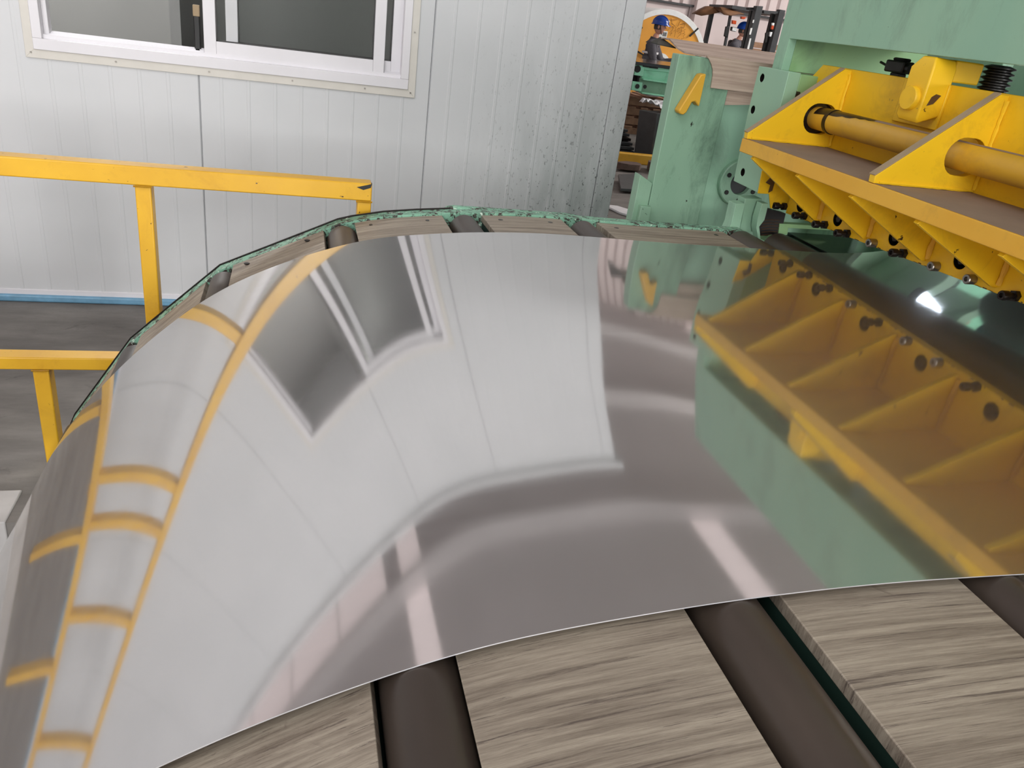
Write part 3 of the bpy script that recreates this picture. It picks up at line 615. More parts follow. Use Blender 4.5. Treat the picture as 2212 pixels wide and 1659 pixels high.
# small black limit switch on the beam
ls = empty('limit_switch', 'small black limit switch with a thin lever on top of the yellow beam', 'switch')
m = MB(); m.box(1.642, 1.68, 2.016, 2.094, 1.482, 1.514); m.box(1.648, 1.675, 2.028, 2.076, 1.513, 1.522); m.box(1.648, 1.675, 2.03, 2.07, 1.470, 1.483); m.obj('switch_body', 'black', ls, bevel=.005)
m = MB(); m.cyl((1.66, 2.018, 1.497), (1.66, 2.002, 1.497), .013); m.obj('connector', 'black', ls)
m = MB(); m.tube([(1.655, 2.09, 1.496), (1.658, 2.112, 1.499), (1.660, 2.138, 1.504)], .0035, 8); m.obj('lever', 'black', ls)
base(ls, (1.66, 2.05, 1.474))
# yellow lever on the far side frame
m = MB(); lv = [(1.428, 2.790, 1.387), (1.409, 2.790, 1.382), (1.351, 2.790, 1.251), (1.358, 2.790, 1.241), (1.374, 2.790, 1.239), (1.384, 2.790, 1.249), (1.397, 2.790, 1.286), (1.408, 2.790, 1.290), (1.428, 2.790, 1.273)]
m.plate([(a, c) for a, b, c in lv], [], 'y', 2.755, 2.797); tag(m.obj('lever_arm', 'yellow_edge', bevel=.004), 'yellow flat steel lever on the face of the green side frame', 'lever')
# brown sheet hanging over the machine side
hs = empty('hanging_sheet', 'brown grey board draped over the green side frame with a curled edge', 'board')
def drape(nm, path, x1, mat, mat2, th=.006, kx=None):
    """path: (x, y, z) of the left edge; swept along +x to x1"""
    P = [Vector(p) for p in path]; m = MB(); n = len(P); vs = []
    N_ = []
    for i in range(n):
        d = P[min(i + 1, n - 1)] - P[max(i - 1, 0)]; N_.append(Vector((0, -d.z, d.y)).normalized() * th)
    for xx in (0, 1):
        for s in (0, 1):
            for i in range(n): q = P[i] + (N_[i] if s else Vector()); vs.append(((x1 if xx else q.x), q.y, q.z))
    F = []
    for i in range(n - 1):
        F += [(n + i, n + i + 1, 3 * n + i + 1, 3 * n + i), (i + 1, i, 2 * n + i, 2 * n + i + 1), (i, i + 1, n + i + 1, n + i), (2 * n + i + 1, 2 * n + i, 3 * n + i, 3 * n + i + 1)]
    F += [(0, n, 3 * n, 2 * n), (n - 1, 2 * n - 1, 4 * n - 1, 3 * n - 1)][::1]
    m.add(vs, F); o = m.obj(nm, mat, hs, smooth=50); return o
top = [(1.579, 3.550, 1.480)] + [(1.558, 3.450, 1.483), (1.575, 3.450, 1.481)] + [(1.524, 3.300, 1.471)] + [(1.478, 3.150, 1.456)] + [(1.443, 3.000, 1.445)] + [(1.419, 2.850, 1.446)] + [(1.431, 2.790, 1.447), (1.444, 2.790, 1.437), (1.457, 2.790, 1.422), (1.469, 2.790, 1.403), (1.474, 2.790, 1.383), (1.476, 2.790, 1.360), (1.477, 2.790, 1.340)]
drape('draped_board', top, 2.2, 'card_brown', 'card_dark')
m = MB(); tip = [(1.566, 3.620, 1.452), (1.610, 3.620, 1.479)] ; t2 = [(1.546, 3.300, 1.447), (1.459, 3.300, 1.452)]
q = tip + t2; m.add([q[0], q[1], q[2], q[3]] + [(a, b + .006, c + .004) for a, b, c in q], [(0, 1, 2, 3), (7, 6, 5, 4), (0, 1, 5, 4), (1, 2, 6, 5), (2, 3, 7, 6), (3, 0, 4, 7)]); m.obj('curled_underside', 'card_dark', hs)
fl2 = [(1.526, 2.830, 1.336), (1.675, 2.830, 1.348), (1.676, 2.830, 1.297), (1.541, 2.830, 1.283)]
m = MB(); m.plate([(a, c) for a, b, c in fl2], [], 'y', 2.81, 2.825); m.obj('lower_flap', 'card_brown', hs)
base(hs, (1.6, 2.85, 1.44))

# ------------------------------------------------------------------ far side of the hall
# wrapped coil standing on edge: orange end face in a white rim
CY = 14.0
rim = [(6.164, 14.000, 1.876), (6.463, 14.000, 1.880), (6.768, 14.000, 1.742), (7.003, 14.000, 1.536), (7.080, 14.000, 1.434)]
def fit_circle(P):
    A = np.array([[2 * a, 2 * c, 1] for a, b, c in P]); B = np.array([a * a + c * c for a, b, c in P]); s = np.linalg.lstsq(A, B, rcond=None)[0]
    return float(s[0]), float(s[1]), float(math.sqrt(s[2] + s[0] ** 2 + s[1] ** 2))
cxx, czz, crr = fit_circle(rim)
co = empty('wrapped_coil', 'big orange-wrapped steel coil with a white rim standing behind the worker in the blue helmet', 'coil')
m = MB(); m.lathe([(crr * .14, .012), (crr * .905, 0), (crr * .905, .8), (crr * .14, .8)], (cxx, CY, czz), (0, 1, 0), 64); m.obj('end_wrap', 'orange_wrap', co)
m = MB(); m.lathe([(crr * .90, .003), (crr * .90, -.02), (crr * .99, -.02), (crr, .0), (crr, .82), (crr * .97, .82)], (cxx, CY, czz), (0, 1, 0), 64, closed=True); m.obj('rim', 'white_plastic', co)
m = MB(); m.lathe([(crr * .15, .0), (crr * .15, -.03), (crr * .215, -.03), (crr * .215, .0)], (cxx, CY, czz), (0, 1, 0), 40, closed=True); m.obj('inner_rim', 'white_plastic', co)
m = MB(); m.cyl((cxx, CY - .004, czz), (cxx, CY + .01, czz), crr * .15, n=36); m.obj('bore', 'black', co)
for a in (-12, 18, 48, 160, 130, 200):
    m = MB(); t = math.radians(a); c, s = math.cos(t), math.sin(t); r0, r1 = crr * (.2 if a in (18, 160) else .2), crr * 1.0
    r0 = crr * .78 if a in (18, 48, 130) else r0
    m.hexa([(cxx + c * r0 - s * .014, CY - .028, czz + s * r0 + c * .014), (cxx + c * r1 - s * .014, CY - .028, czz + s * r1 + c * .014), (cxx + c * r1 - s * .014, CY - .01, czz + s * r1 + c * .014), (cxx + c * r0 - s * .014, CY - .01, czz + s * r0 + c * .014),
            (cxx + c * r0 + s * .014, CY - .028, czz + s * r0 - c * .014), (cxx + c * r1 + s * .014, CY - .028, czz + s * r1 - c * .014), (cxx + c * r1 + s * .014, CY - .01, czz + s * r1 - c * .014), (cxx + c * r0 + s * .014, CY - .01, czz + s * r0 - c * .014)])
    m.obj('strap', 'black', co)
tc = [(6.478, 13.980, 1.503), (6.493, 13.980, 1.580), (6.477, 13.980, 1.680), (6.262, 13.980, 1.484)]
def face_front(p, rz=-.02): return Matrix.Translation(p) @ Matrix.Rotation(math.radians(90), 4, 'X') @ Matrix.Rotation(rz, 4, 'Z')
DIG = {'1': [(.4, 1), (.5, 0)], '2': [(.1, .8), (.35, 1), (.7, .8), (.1, 0), (.8, .05)], '3': [(.1, .95), (.7, .9), (.35, .55), (.75, .3), (.1, 0)], '4': [(.5, 1), (.1, .4), (.85, .4), (.6, .7), (.55, 0)],
       '5': [(.8, 1), (.2, 1), (.2, .6), (.7, .5), (.6, .1), (.1, 0)], '9': [(.75, .8), (.4, 1), (.15, .7), (.5, .55), (.75, .8), (.65, 0)], '0': [(.4, 1), (.1, .5), (.35, 0), (.75, .4), (.6, .95), (.4, 1)]}
def scribble(s, p, h):
    for i, ch in enumerate(s):
        x0 = p[0] + (i - len(s) / 2) * h * .85; z0 = p[2] - h / 2 - (i - len(s) / 2) * h * .10
        m = MB(); m.tube([(x0 + a * h * .7 + b * h * .2, 13.984, z0 + b * h) for a, b in DIG[ch]], .003, 5); m.obj('handwriting', 'pencil', co)
scribble('24123', tc[0], .10); scribble('193045', tc[1], .07)
# two brushed characters
m = MB()
for a, b in (((-.20, .02), (-.02, .06)), ((-.14, .07), (-.09, -.03)), ((-.11, -.01), (-.03, -.05)), ((.05, .05), (.02, -.05)), ((.06, -.01), (.16, .02)), ((.15, .02), (.14, -.06)), ((.07, -.05), (.14, -.06))):
    m.tube([(tc[2][0] + a[0], 13.985, tc[2][2] + a[1]), (tc[2][0] + (a[0] + b[0]) / 2, 13.983, tc[2][2] + (a[1] + b[1]) / 2 + .006), (tc[2][0] + b[0], 13.985, tc[2][2] + b[1])], .0045, 5)
m.objs('handwriting', 'pencil', co)
m = MB(); q = tc[3]; m.box(q[0] - .10, q[0] + .06, 13.97, 13.99, q[2] - .06, q[2] + .05); lb = m.obj('paper_label', 'white_plastic', co)
m = MB()
for i in range(3): m.box(q[0] - .02 + i * .025, q[0] - .008 + i * .025, 13.965, 13.972, q[2] - .035, q[2] + .03)
m.objs('printed_bar', 'black', lb)
m = MB(); m.box(cxx - .6, cxx + .6, CY + .05, CY + .7, 0, czz - crr + .12); m.obj('cradle', 'wood', co, bevel=.01)
base(co, (cxx, CY + .4, 0))

# ---- people
def skin_mesh(V, E, Rr, sub=2, root=0):
    me = bpy.data.meshes.new('tmp'); me.from_pydata(V, E, []); o = bpy.data.objects.new('tmp', me); COL.objects.link(o)
    sk = o.modifiers.new('s', 'SKIN'); ss = o.modifiers.new('u', 'SUBSURF'); ss.levels = ss.render_levels = sub
    for i, r in enumerate(Rr):
        d = me.skin_vertices[0].data[i]; d.radius = r if isinstance(r, tuple) else (r, r); d.use_root = (i == root)
    dg = bpy.context.evaluated_depsgraph_get(); ev = bpy.data.meshes.new_from_object(o.evaluated_get(dg)); bpy.data.objects.remove(o)
    return ev
def mesh_obj(name, me, mats, parent, M=None):
    me.name = name; me.materials.clear()
    for x in (mats if isinstance(mats, list) else [mats]): me.materials.append(MATS[x])
    if M is not None: me.transform(M)
    me.polygons.foreach_set('use_smooth', [True] * len(me.polygons))
    o = bpy.data.objects.new(name, me); COL.objects.link(o); o.parent = parent; return o
def person(label, loc, rot, lean, arms, seated=False, gloves=False, scale=1):
    """local frame: faces +y, stands at z=0. arms: (elbow, wrist) offsets for right(+x) and left(-x)"""
    root = empty('person', label, 'person')
    M = Matrix.Translation(loc) @ Matrix.Rotation(rot, 4, 'Z') @ Matrix.Scale(scale, 4)
    hz = .93 if not seated else .48
    sh = Vector((0, lean, hz + .50)); nk = sh + Vector((0, lean * .3, .06)); hd = nk + Vector((0, .035 + lean * .2, .19))
    V = [(0, 0, hz), (0, lean * .4, hz + .2), (0, lean * .8, hz + .38), tuple(sh), tuple(nk), tuple(hd - Vector((0, .02, .09)))]
    E = [(0, 1), (1, 2), (2, 3), (3, 4), (4, 5)]; Rr = [(.155, .11), (.14, .10), (.165, .11), (.10, .07), (.056, .056), (.055, .055)]
    hands = []
    for s, (el, wr) in zip((1, -1), arms):
        a = sh + Vector((s * .17, 0, -.03)); b = a + Vector(el); c = b + Vector(wr); o = len(V)
        V += [tuple(a), tuple(b), tuple(c)]; E += [(3, o), (o, o + 1), (o + 1, o + 2)]; Rr += [(.062, .062), (.045, .045), (.031, .031)]; hands.append((b, c, s))
        if not seated: kn = Vector((s * .10, .01, .50)); an = Vector((s * .11, -.02, .09)); tp = an + Vector((0, .14, -.05))
        else: kn = Vector((s * .12, .42, .50)); an = Vector((s * .12, .46, .09)); tp = an + Vector((0, .14, -.05))
        hp = Vector((s * .09, 0, hz - .04)); o = len(V)
        V += [tuple(hp), tuple(kn), tuple(an), tuple(tp)]; E += [(0, o), (o, o + 1), (o + 1, o + 2), (o + 2, o + 3)]; Rr += [(.088, .088), (.062, .062), (.042, .042), (.04, .03)]
    body = skin_mesh([tuple(v) for v in V], E, [tuple(x * (.86 if i < 4 else .93) for x in r) for i, r in enumerate(Rr)], 2)
    bm = bmesh.new(); bm.from_mesh(body)
    # head with brow, nose, lips, chin and ears
    hb = bmesh.new(); bmesh.ops.create_uvsphere(hb, u_segments=28, v_segments=22, radius=1)
    for v in hb.verts:
        x, y, z = v.co; X_ = x * .074; Y_ = y * .094; Z_ = z * .115
        if z < 0: X_ *= 1 - .28 * z * z; Y_ *= 1 - .12 * z * z
        f = max(0, y) ** 3
        if y > .2: Y_ -= .010 * f
        g = lambda zc_, wz, wx: math.exp(-((z - zc_) / wz) ** 2 - (x / wx) ** 2)
        if y > 0:
            Y_ += .030 * g(-.12, .13, .16) + .008 * g(.22, .12, .5) + .011 * g(-.45, .07, .3) + .014 * g(-.80, .14, .3) - .010 * (math.exp(-((z - .06) / .09) ** 2 - ((abs(x) - .36) / .15) ** 2))
        v.co = (X_, Y_, Z_)
    for s in (-1, 1):
        r = bmesh.ops.create_uvsphere(hb, u_segments=10, v_segments=8, radius=1)
        for v in r['verts']: v.co = Vector((s * .075 + v.co.x * .010, -.008 + v.co.y * .018, -.005 + v.co.z * .030))
        r = bmesh.ops.create_uvsphere(hb, u_segments=10, v_segments=8, radius=.0115)
        for v in r['verts']: v.co = v.co + Vector((s * .029, .079, .010))
    hm = bpy.data.meshes.new('h'); hb.to_mesh(hm); hb.free(); hm.transform(Matrix.Translation(hd)); bm.from_mesh(hm)
    # hands
    for b, c, s in hands:
        d = (c - b).normalized(); side = d.cross(Vector((0, 0, 1))).normalized() * s; dn = side.cross(d).normalized() * s
        pm = MB(); pm.tube([c - d * .02, c + d * .03, c + d * .085], [.026, .038, .036], 10)
        for k in range(5):
            if k < 4:
                p0 = c + d * .075 + side * (.027 - k * .018); L = (.070, .078, .072, .056)[k]
                p1 = p0 + d * L * .45 - dn * .008; p2 = p1 + (d * .7 - dn * .7).normalized() * L * .35; p3 = p2 + (d * .2 - dn).normalized() * L * .3; rr = .0092
            else: p0 = c + d * .02 + side * .028; p1 = p0 + (d + side).normalized() * .035; p2 = p1 + (d * .9 - dn * .5).normalized() * .028; p3 = p2 + (d - dn).normalized() * .018; rr = .011
            pm.tube([p0, p1, p2, p3], [rr, rr, rr * .9, rr * .6], 8)
        t = bpy.data.meshes.new('t'); t.from_pydata(pm.v, [], pm.f); bm.from_mesh(t)
    bm.to_mesh(body); bm.free()
    mesh_obj('body', body, 'skin', root, M)
    jk = [0, 1, 2, 3, 4] + [i for i in range(6, len(V)) if (i - 6) % 7 < 3]
    def sub(idx, grow, extra=None):
        mp = {j: i for i, j in enumerate(idx)}; return skin_mesh([tuple(V[j]) for j in idx], [(mp[a], mp[b]) for a, b in E if a in mp and b in mp], [tuple(x + grow for x in Rr[j]) for j in idx], 2)
    mesh_obj('jacket', sub(jk, .020), 'jacket', root, M)
    tr = [0] + [i for i in range(6, len(V)) if 3 <= (i - 6) % 7 < 6]
    mesh_obj('trousers', sub(tr, .012), 'trousers', root, M)
    for s_ in (0, 1):
        q = 6 + 7 * s_ + 5; me = skin_mesh([tuple(Vector(V[q]) + Vector((0, 0, .05))), tuple(Vector(V[q]) - Vector((0, 0, .03))), tuple(V[q + 1])], [(0, 1), (1, 2)], [.055, .055, (.05, .04)], 2)
        mesh_obj('boot', me, 'black', root, M)
    if gloves:
        for b, c, s in hands:
            d = (c - b).normalized(); side = d.cross(Vector((0, 0, 1))).normalized() * s
            pm = MB(); pm.tube([c - d * .05, c - d * .01, c + d * .04, c + d * .095, c + d * .12], [.038, .036, .046, .044, .02], 12)
            o = pm.obj('glove', 'glove', root, smooth=60); o.data.transform(M)
    # collar, hair, strap, helmet
    pm = MB(); pm.lathe([(.130, -.050), (.098, -.012), (.082, .018), (.074, .058), (.064, .058), (.07, .0)], nk - Vector((0, 0.008, .035)), (0, .15, 1), 24); o = pm.obj('collar', 'jacket', root); o.data.transform(M)
    hb = bmesh.new(); bmesh.ops.create_uvsphere(hb, u_segments=24, v_segments=16, radius=1)
    bmesh.ops.delete(hb, geom=[v for v in hb.verts if v.co.y > .42 - max(0, v.co.z) * .1 or v.co.z < -.55], context='VERTS')
    hm = bpy.data.meshes.new('hair'); hb.to_mesh(hm); hb.free(); hm.transform(Matrix.Translation(hd) @ Matrix.Diagonal((.080, .100, .120, 1))); mesh_obj('hair', hm, 'hair', root, M)
    pm = MB(); pm.tube([hd + Vector((s * .078 * math.cos(t), .02 + .03 * math.sin(t), -.125 * math.sin(t) + .01)) for s, t in [(1, math.pi * k / 12) for k in range(13)]], .004, 6); o = pm.obj('chin_strap', 'black', root); o.data.transform(M)
    hel = MB(); n = 28; rings = 9; vs = []; hc = hd + Vector((0, .0, .045))
    for r in range(rings + 1):
        ph = math.pi / 2 * r / rings
        for j in range(n):
            t = 2 * math.pi * j / n; vs.append(hc + Vector((.110 * math.sin(ph) * math.cos(t), .138 * math.sin(ph) * math.sin(t), .115 * math.cos(ph))))
    for k_, (sc_, dz) in enumerate(((1.10, -.012), (1.10, -.018), (.98, -.006))):
        for j in range(n):
            t = 2 * math.pi * j / n; f = 1 + (.16 * max(0, math.sin(t)) ** 2 if k_ < 2 else 0); vs.append(hc + Vector((.110 * sc_ * math.cos(t), .138 * sc_ * f * math.sin(t), dz - (.012 * max(0, math.sin(t)) if k_ < 2 else 0))))
    R2 = rings + 4
    hel.add(vs, [(r * n + j, r * n + (j + 1) % n, (r + 1) * n + (j + 1) % n, (r + 1) * n + j) for r in range(R2 - 1) for j in range(n)])
    for dx in (-.03, 0, .03): hel.tube([hc + Vector((dx, .13 * math.cos(t), .004 + .118 * math.sin(t) - abs(dx) * .12)) for t in [math.pi * k / 12 for k in range(1, 12)]], .0055, 6)
    o = hel.obj('helmet', 'helmet_blue', root, smooth=50); o.data.transform(M)
    pm = MB(); pm.cyl(hc + Vector((0, .118, .045)), hc + Vector((0, .132, .040)), .022, n=16); l = pm.obj('helmet_badge', 'white_plastic', o); l.data.transform(M)
    root['M'] = 0; del root['M']
    return root, M, sh, hz
hp = [(5.671, 13.000, 1.719), (5.638, 13.000, 1.432)][0]
wk, M, sh, hz = person('worker in a blue helmet and dark grey jacket standing left of the orange coil', (hp[0] - .06, 13.0, hp[2] - 1.815), math.radians(-122), .05,
    [((.03, .10, -.27), (-.04, .25, .02)), ((-.03, .16, -.25), (.02, .24, .05))], gloves=True)
m = MB(); m.lathe([(.186, 0), (.190, .004), (.190, .030), (.186, .034)], (0, .045, hz + .33), (0, 0, 1), 24, closed=True)
for v in range(len(m.v)): x_, y_, z_ = m.v[v]; m.v[v] = (x_, .03 + (y_ - .045) * .72, z_)
o = m.obj('reflective_band', 'reflective', wk); o.data.transform(M)
m = MB(); m.box(.185, .195, -.06, .07, hz + .20, hz + .29); o = m.obj('chest_pocket', 'jacket', wk, bevel=.004); o.data.transform(M)
base(wk, (hp[0] - .06, 13.0, 0))

# ---- forklift with overhead guard, mast facing the shear
fk = empty('forklift', 'dark forklift with a torn brown tarp on its roof behind the shear', 'forklift')
FY = 14.5
def FB(nm, mat, pts, y0, y1, bevel=.008, par=None): m = MB(); m.plate([(a, c) for a, b, c in pts], [], 'y', y0, y1); return m.obj(nm, mat, par or fk, bevel=bevel)
def ext(P, z=.25):   # continue the two lowest corners straight down
    return P
a = [(8.070, 14.200, 2.155), (8.201, 14.200, 2.167), (8.203, 14.200, 1.383), (8.089, 14.200, 1.370)]
FB('mast_rail', 'dark_grey', [(0, 0, 0)] and [a[0], a[1], (a[1][0], 0, .15), (a[0][0], 0, .15)], 14.2, 14.32)
b = [(8.553, 14.200, 2.157), (8.675, 14.200, 2.157), (8.705, 14.200, 1.359), (8.599, 14.200, 1.347)]
FB('mast_rail', 'dark_grey', [b[0], b[1], (b[1][0], 0, .15), (b[0][0], 0, .15)], 14.2, 14.32)
c = [(8.069, 14.360, 2.081), (8.186, 14.360, 2.080), (8.214, 14.360, 1.724)]
FB('inner_mast', 'black', [c[0], c[1], (c[1][0], 0, .3), (c[0][0], 0, .3)], 14.36, 14.44)
c = [(8.517, 14.360, 2.082), (8.669, 14.360, 2.070), (8.662, 14.360, 1.617)]
FB('inner_mast', 'black', [c[0], c[1], (c[1][0], 0, .3), (c[0][0], 0, .3)], 14.36, 14.44)
c = [(8.241, 14.250, 2.102), (8.584, 14.250, 2.125), (8.596, 14.250, 2.088), (8.254, 14.250, 2.057)]; FB('cross_bar', 'dark_grey', c, 14.22, 14.3)
c = [(7.967, 14.300, 2.116), (8.135, 14.300, 2.134), (8.146, 14.300, 2.096), (7.979, 14.300, 2.076)]; FB('cross_bar', 'black', c, 14.3, 14.4)
c = [(8.048, 14.220, 1.782), (8.080, 14.220, 1.789), (8.079, 14.220, 1.676), (8.051, 14.220, 1.673)]; FB('decal', 'white_plastic', c, 14.19, 14.21, 0)
c = [(8.060, 14.220, 1.923), (8.078, 14.220, 1.925), (8.079, 14.220, 1.875), (8.060, 14.220, 1.873)]; FB('decal', 'white_plastic', c, 14.19, 14.21, 0)
c = [(8.060, 14.220, 1.611), (8.083, 14.220, 1.614), (8.092, 14.220, 1.401), (8.054, 14.220, 1.396)]; FB('decal', 'white_plastic', c, 14.15, 14.17, 0)
x0 = a[0][0]; 
# cab behind the mast
p1 = [(8.199, 16.200, 2.087), (8.283, 16.200, 2.088), (8.267, 16.200, 1.422), (8.198, 16.200, 1.418)]; FB('guard_post', 'dark_grey', [p1[0], p1[1], (p1[1][0], 0, .9), (p1[0][0], 0, .9)], 16.2, 16.28)
p2 = [(8.110, 15.200, 1.989), (8.154, 15.200, 1.994), (8.252, 15.200, 1.408), (8.212, 15.200, 1.403)]; FB('guard_post', 'dark_grey', [p2[0], p2[1], (p2[1][0] + .06, 0, .9), (p2[0][0] + .06, 0, .9)], 15.2, 15.26)
m = MB(); zz = p1[0][2]; m.hexa([(p1[0][0] - .02, 16.3, zz), (p2[0][0] - .02, 15.15, zz), (p2[0][0] + 1.15, 15.15, zz), (p1[0][0] + 1.15, 16.3, zz), (p1[0][0] - .02, 16.3, zz + .06), (p2[0][0] - .02, 15.15, zz + .06), (p2[0][0] + 1.15, 15.15, zz + .06), (p1[0][0] + 1.15, 16.3, zz + .06)]); m.obj('overhead_guard', 'dark_grey', fk)
tp = [(7.701, 15.900, 1.932), (7.840, 15.900, 2.033), (7.958, 15.900, 2.098), (8.083, 15.900, 2.097)] + [(7.925, 15.300, 2.085), (7.952, 15.300, 2.096), (8.117, 15.300, 2.084), (8.305, 15.300, 2.067)]
lo = [(7.706, 15.900, 1.931), (7.886, 15.900, 1.976), (8.010, 15.900, 2.016), (8.100, 15.900, 2.032)] + [(7.881, 15.300, 1.990), (8.031, 15.300, 1.992), (8.192, 15.300, 2.036), (8.300, 15.300, 2.048)]
m = MB(); m.add([(a_, b_, c_) for a_, b_, c_ in tp] + [(a_ + .02, b_ - .25, c_ - .02) for a_, b_, c_ in lo] + [(a_ + .1, b_ + .35, c_ + .0) for a_, b_, c_ in tp], [(i, i + 1, 8 + i + 1, 8 + i) for i in range(7)] + [(16 + i, 16 + i + 1, i + 1, i) for i in range(7)]); o = m.obj('roof_tarp', 'tarp', fk, smooth=60)
so = o.modifiers.new('thick', 'SOLIDIFY'); so.thickness = .015
c = [(8.139, 15.100, 1.890), (8.224, 15.100, 1.892), (8.232, 15.100, 1.827), (8.152, 15.100, 1.826)]; FB('turn_signal', 'orange_lens', c, 15.1, 15.16)
c = [(8.307, 15.100, 1.975), (8.422, 15.100, 1.981), (8.384, 15.100, 1.936), (8.313, 15.100, 1.935)]; FB('beacon', 'orange_lens', c, 15.1, 15.16)
c = [(8.027, 15.100, 1.766), (8.104, 15.100, 1.779), (8.120, 15.100, 1.575), (8.035, 15.100, 1.590)]; FB('mirror', 'black', c, 15.1, 15.14, .01)
c = [(8.149, 15.080, 1.777), (8.262, 15.080, 1.774), (8.259, 15.080, 1.696), (8.155, 15.080, 1.704)]; h = FB('headlamp', 'black', c, 15.08, 15.16, .01)
c = [(8.156, 15.070, 1.769), (8.246, 15.070, 1.765), (8.241, 15.070, 1.702), (8.157, 15.070, 1.711)]; FB('lamp_lens', 'lamp_glass', c, 15.06, 15.085, 0, h)
c = [(8.417, 14.150, 1.919), (8.465, 14.150, 1.921), (8.468, 14.150, 1.878), (8.425, 14.150, 1.877)]; FB('lamp_top', 'white_plastic', c, 14.12, 14.16, .005)
c = [(8.426, 14.150, 1.873), (8.469, 14.150, 1.876), (8.469, 14.150, 1.812), (8.430, 14.150, 1.811)]; FB('turn_signal', 'orange_lens', c, 14.12, 14.16, .005)
c = [(8.424, 14.150, 1.768), (8.469, 14.150, 1.765), (8.464, 14.150, 1.686), (8.429, 14.150, 1.690)]; FB('headlamp', 'lamp_glass', c, 14.12, 14.16, .005)
c = [(8.351, 14.160, 1.739), (8.400, 14.160, 1.756), (8.413, 14.160, 1.585), (8.382, 14.160, 1.573)]; FB('mirror', 'black', c, 14.14, 14.18, .005)
s_ = [(8.364, 15.600, 1.480), (9.018, 15.600, 1.495)]
m = MB(); m.box(s_[0][0], s_[0][0] + 1.05, 15.0, 16.9, .25, 1.02); m.obj('hull', 'dark_grey', fk, bevel=.05)
m = MB(); m.box(s_[0][0] + .3, s_[0][0] + .8, 15.95, 16.1, 1.02, 1.55); m.obj('seat', 'black', fk, bevel=.04)
for wx in (s_[0][0] - .02, s_[0][0] + .87):
    for wy in (15.2, 16.6): m = MB(); m.lathe([(.12, 0), (.26, .01), (.28, .05), (.28, .17), (.26, .21), (.12, .22)], (wx, wy, .28), (1, 0, 0), 24); m.obj('wheel', 'black_rubber', fk)
m = MB(); m.tube([(s_[0][0] + .9, 15.25, 1.0), (s_[0][0] + .86, 15.45, 1.2)], .02, 8); m.tube([(s_[0][0] + .86 + .15 * math.cos(t), 15.46 + .08 * math.sin(t), 1.22 + .1 * math.sin(t)) for t in [i * math.pi / 8 for i in range(17)]], .012, 8); m.obj('steering_wheel', 'black', fk)
base(fk, (s_[0][0] + .5, 15.8, 0))
dv = [(8.822, 15.700, 1.885)][0]
dr, M, sh, hz = person('forklift driver in a blue helmet and dark jacket leaning at the wheel', (dv[0] - .44, 15.60, dv[2] - 1.375), math.radians(-118), .16,
    [((.06, .18, -.20), (-.06, .25, .03)), ((-.06, .18, -.20), (.06, .25, .03))], seated=True)
base(dr, (dv[0] - .36, 15.6, 1.02))

# ---- far green roller table with a dark glossy top
fm = empty('far_roller_table', 'bright mint green machine table with a dark glossy top in front of the worker', 'machine')
T = [(4.277, 10.500, 1.173), (4.414, 10.500, 1.115), (4.971, 10.500, 1.137), (4.981, 10.500, 1.098), (4.389, 10.500, 1.103)]
gA = [(4.382, 10.500, 1.104), (4.505, 10.500, 1.110), (4.515, 10.500, 0.937), (4.381, 10.500, 0.941)]; gB = [(4.505, 10.500, 1.110), (4.988, 10.500, 1.097), (4.997, 10.500, 1.031), (4.511, 10.500, 1.021)]; gC = [(4.511, 10.500, 1.021), (4.997, 10.500, 1.031), (4.988, 10.500, 0.889), (4.515, 10.500, 0.906)]
def GP(nm, mat, P, y, th=.05, par=fm, bevel=.006): m = MB(); m.plate([(a, c) for a, b, c in P], [], 'y', y, y + th); return m.obj(nm, mat, par, bevel=bevel)
tz = [(4.365, 10.450, 1.116), (4.964, 10.450, 1.129)]
m = MB(); m.box(tz[0][0] - .5, tz[1][0] + 1.2, 10.45, 11.9, tz[0][2] - .045, tz[0][2] - .005); m.obj('table_top', 'blade_steel', fm, bevel=.006)
z0 = tz[0][2] - .05
GP('end_plate', 'mint_bright', gA, 10.48); GP('top_rail', 'mint_bright', gB, 10.5); GP('side_beam', 'mint_bright', gC, 10.53)
c = [(4.530, 10.500, 0.902), (4.986, 10.500, 0.895), (4.977, 10.500, 0.721), (4.538, 10.500, 0.732)]; GP('channel_web', 'mint_dark', c, 10.6)
c = [(4.520, 10.500, 0.913), (4.985, 10.500, 0.901), (4.986, 10.500, 0.883), (4.522, 10.500, 0.892)]; GP('flange_plate', 'mint_bright', c, 10.48, .14)
c = [(4.544, 10.500, 0.739), (4.983, 10.500, 0.728), (4.984, 10.500, 0.709), (4.544, 10.500, 0.718)]; GP('flange_plate', 'mint_bright', c, 10.48, .14)
c = [(4.384, 10.500, 0.862), (4.532, 10.500, 0.860), (4.536, 10.500, 0.744), (4.387, 10.500, 0.747)]; GP('end_plate', 'mint_bright', c, 10.5)
for q, r in (([(4.410, 10.470, 1.022)][0], .045), ([(4.565, 10.470, 0.812)][0], .025), ([(4.454, 10.470, 0.806)][0], .03)):
    m = MB(); m.cyl((q[0], 10.47, q[2]), (q[0], 10.485, q[2]), r, n=20); m.obj('shaft_hole', 'black', fm)
for q in [(4.536, 10.470, 1.072), (4.641, 10.470, 1.069)]: m = MB(); m.box(q[0] - .06, q[0] + .06, 10.47, 10.5, q[2] - .014, q[2] + .014); m.obj('slot', 'black', fm)
for q in [(4.438, 10.550, 0.703), (4.981, 10.550, 0.709)]: m = MB(); m.box(q[0] - .3 if q[0] < 4.9 else q[0] + .3, (q[0] - .2) if q[0] < 4.9 else q[0] + .42, 10.6, 10.75, 0, .62); m.obj('leg', 'mint_bright', fm, bevel=.005)
